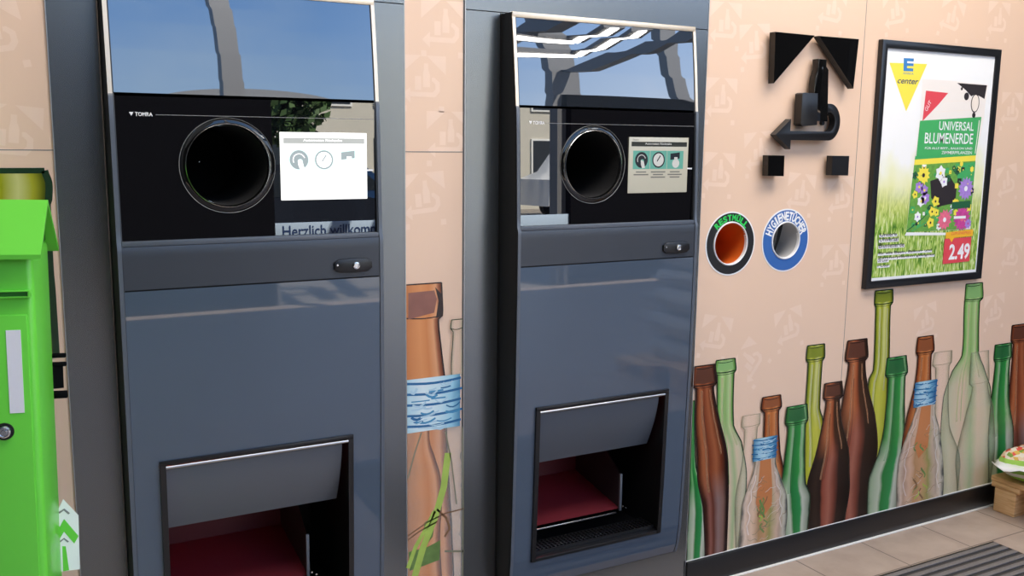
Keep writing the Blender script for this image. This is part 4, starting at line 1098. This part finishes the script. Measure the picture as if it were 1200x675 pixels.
# building across the street
BX0, BX1, BY, BZ = 4.0, 26.0, -25.0, 6.0
t = empty('building', (15, BY, 0), 'long beige two storey building across the street, mirrored in the display glass', 'building')
adopt(B().box(BX0, BX1, BY - 6, BY, -.05, BZ).build('building_wall', M['facade']), t)
adopt(B().box(BX0 - .3, BX1 + .3, BY - 6.3, BY + .35, BZ, BZ + .35).build('roof', M['frame_grey']), t)
for r, z in enumerate((.9, 3.2)):
    for k in range(12):
        x = BX0 + .9 + k * 1.8
        w = adopt(B().box(x - .06, x + 1.06, BY, BY + .06, z - .06, z + 1.36).build('window', M['offwhite']), t)
        g = B().box(x, x + 1.0, BY + .03, BY + .07, z, z + 1.3).build('pane', M['facade_win']); g.parent = w; g.matrix_parent_inverse = (t.matrix_basis @ w.matrix_parent_inverse).inverted()


def car(x, y, m, label, van=False):
    t = empty('van' if van else 'car', (x, y, -.02), label, 'van' if van else 'car')
    if van: prof = [(-2.3, .35), (-2.3, 1.9), (-2.1, 2.05), (1.1, 2.05), (1.75, 1.25), (2.35, 1.05), (2.4, .35)]
    else: prof = [(-2.0, .3), (-2.05, .85), (-1.5, .92), (-.9, 1.42), (.5, 1.45), (1.15, .95), (1.95, .8), (2.05, .3)]
    b = B(); b.poly(prof, -.85, .85, bev=.06); b.build('car_body', M[m], t)
    win = [(-.3, 1.35), (.9, 1.85), (1.1, 1.85), (1.6, 1.3)] if van else [(-1.2, .97), (-.83, 1.34), (.45, 1.36), (.95, .97)]
    if van: win = [(.2, 1.3), (.2, 1.85), (1.1, 1.85), (1.6, 1.3)]
    for s in (-1, 1):
        b = B(); b.poly(win, s * .853 - .004, s * .853 + .004); b.build('side_window', M['facade_win'], t)
    for wx in (-1.3, 1.35):
        for s in (-1, 1):
            b = B(); b.cyl((wx, s * .78, .32), (0, 1, 0), .32, .2, 24); b.build('wheel', M['rubber'], t)
    return t


car(3.9, -12.4, 'cardark', 'dark parked car mirrored under the bright screen, left one')
car(5.6, -15.5, 'carblue', 'dark blue parked car mirrored under the bright screen, right one')
van = car(15.2, -20, 'vanwhite', 'white parked van mirrored left of the farther machine opening', True)
van.rotation_euler = (0, 0, pi)


def tree(x, y, h, r, label, seed):
    q = random.Random(seed); t = empty('tree', (x, y, -.02), label, 'tree', 'trees across the street')
    b = B(); b.tube([(0, 0, 0), (.05, 0, h * .3), (-.03, .05, h * .6), (0, 0, h * .85)], [.18, .15, .1, .03]); b.build('trunk', M['bark'], t)
    b = B()
    for k in range(1800):
        u = Vector((q.gauss(0, 1), q.gauss(0, 1), q.gauss(0, 1))).normalized() * r * q.random() ** .4
        p = Vector((u.x, u.y, h * .68 + u.z * 1.15)); n = Vector((q.uniform(-1, 1), q.uniform(-1, 1), q.uniform(-.3, 1))).normalized()
        a_ = n.orthogonal().normalized() * .13; c_ = n.cross(a_).normalized() * .13
        vs = [b.bm.verts.new(p + a_ * i + c_ * j) for i, j in ((1, 0), (0, .6), (-1, 0), (0, -.6))]; b.bm.faces.new(vs)
    b.build('leaf_crown', M['leaf'], t, smooth=False)


tree(5.9, -19, 4.4, 1.0, 'leafy tree across the street nearest the entrance', 1)
tree(1.6, -20, 4.6, 1.3, 'tall leafy tree across the street, mirrored above the nearer opening', 2)
tree(21.5, -21, 5.5, 1.7, 'leafy tree in front of the far end of the building', 4)

# ================================================================ LIGHT
w = bpy.data.worlds.new('sky'); SC.world = w; w.use_nodes = True; n, l = w.node_tree.nodes, w.node_tree.links
bg = n['Background']; tc = n.new('ShaderNodeTexCoord'); sp_ = n.new('ShaderNodeSeparateXYZ'); l.new(tc.outputs['Generated'], sp_.inputs[0])
rp = ramp_node(n, [(0, (.95, 1.0, 1.05)), (.12, (.72, .92, 1.2)), (.35, (.42, .68, 1.15)), (1, (.22, .42, .95))]); l.new(sp_.outputs['Z'], rp.inputs[0])
nz = n.new('ShaderNodeTexNoise'); nz.inputs['Scale'].default_value = 3.2; nz.inputs['Detail'].default_value = 6; l.new(tc.outputs['Generated'], nz.inputs['Vector'])
cr = ramp_node(n, [(.5, (0, 0, 0)), (.75, (.45, .45, .45))]); l.new(nz.outputs['Fac'], cr.inputs[0])
mx = n.new('ShaderNodeMix'); mx.data_type = 'RGBA'; mx.inputs[7].default_value = (1.15, 1.18, 1.22, 1); l.new(cr.outputs[0], mx.inputs[0]); l.new(rp.outputs[0], mx.inputs[6])
hz = ramp_node(n, [(0, (.50, .62, .72)), (.3, (.50, .62, .72)), (.6, (1.05, 1.0, .97)), (1, (1.05, 1.0, .97))])   # brighter towards the sun's side
l.new(sp_.outputs['X'], hz.inputs[0])
m2 = n.new('ShaderNodeMix'); m2.data_type = 'RGBA'; m2.blend_type = 'MULTIPLY'; m2.inputs[0].default_value = 1
l.new(mx.outputs[2], m2.inputs[6]); l.new(hz.outputs[0], m2.inputs[7]); l.new(m2.outputs[2], bg.inputs['Color'])
bg.inputs['Strength'].default_value = 2.3
sd = bpy.data.lights.new('sun', 'SUN'); sd.energy = 17; sd.angle = R_(.6); sd.color = (1, .95, .86)
so = bpy.data.objects.new('sun', sd); C.objects.link(so); so.rotation_euler = Vector((-.35, -.72, -.85)).to_track_quat('-Z', 'Y').to_euler()
# added area fills to brighten the wall, without any fixtures
for i, (x, y, e) in enumerate(((2.7, -1.15, 39), (.7, -1.3, 26))):
    ad = bpy.data.lights.new('ceiling_lamp', 'AREA'); ad.shape = 'RECTANGLE'; ad.size = 1.6; ad.size_y = .9; ad.energy = e; ad.color = (1, .93, .86)
    ao = bpy.data.objects.new('ceiling_lamp', ad); C.objects.link(ao); ao.location = (x, y, 3.28)

SC.view_settings.view_transform = 'Standard'; SC.view_settings.look = 'None'; SC.view_settings.gamma = 1; SC.view_settings.exposure = .7
SC.view_settings.use_curve_mapping = False
SC.cycles.use_denoising = True; SC.cycles.max_bounces = 8; SC.cycles.transparent_max_bounces = 16; SC.cycles.caustics_reflective = False; SC.cycles.sample_clamp_indirect = 8
bpy.context.view_layer.update()
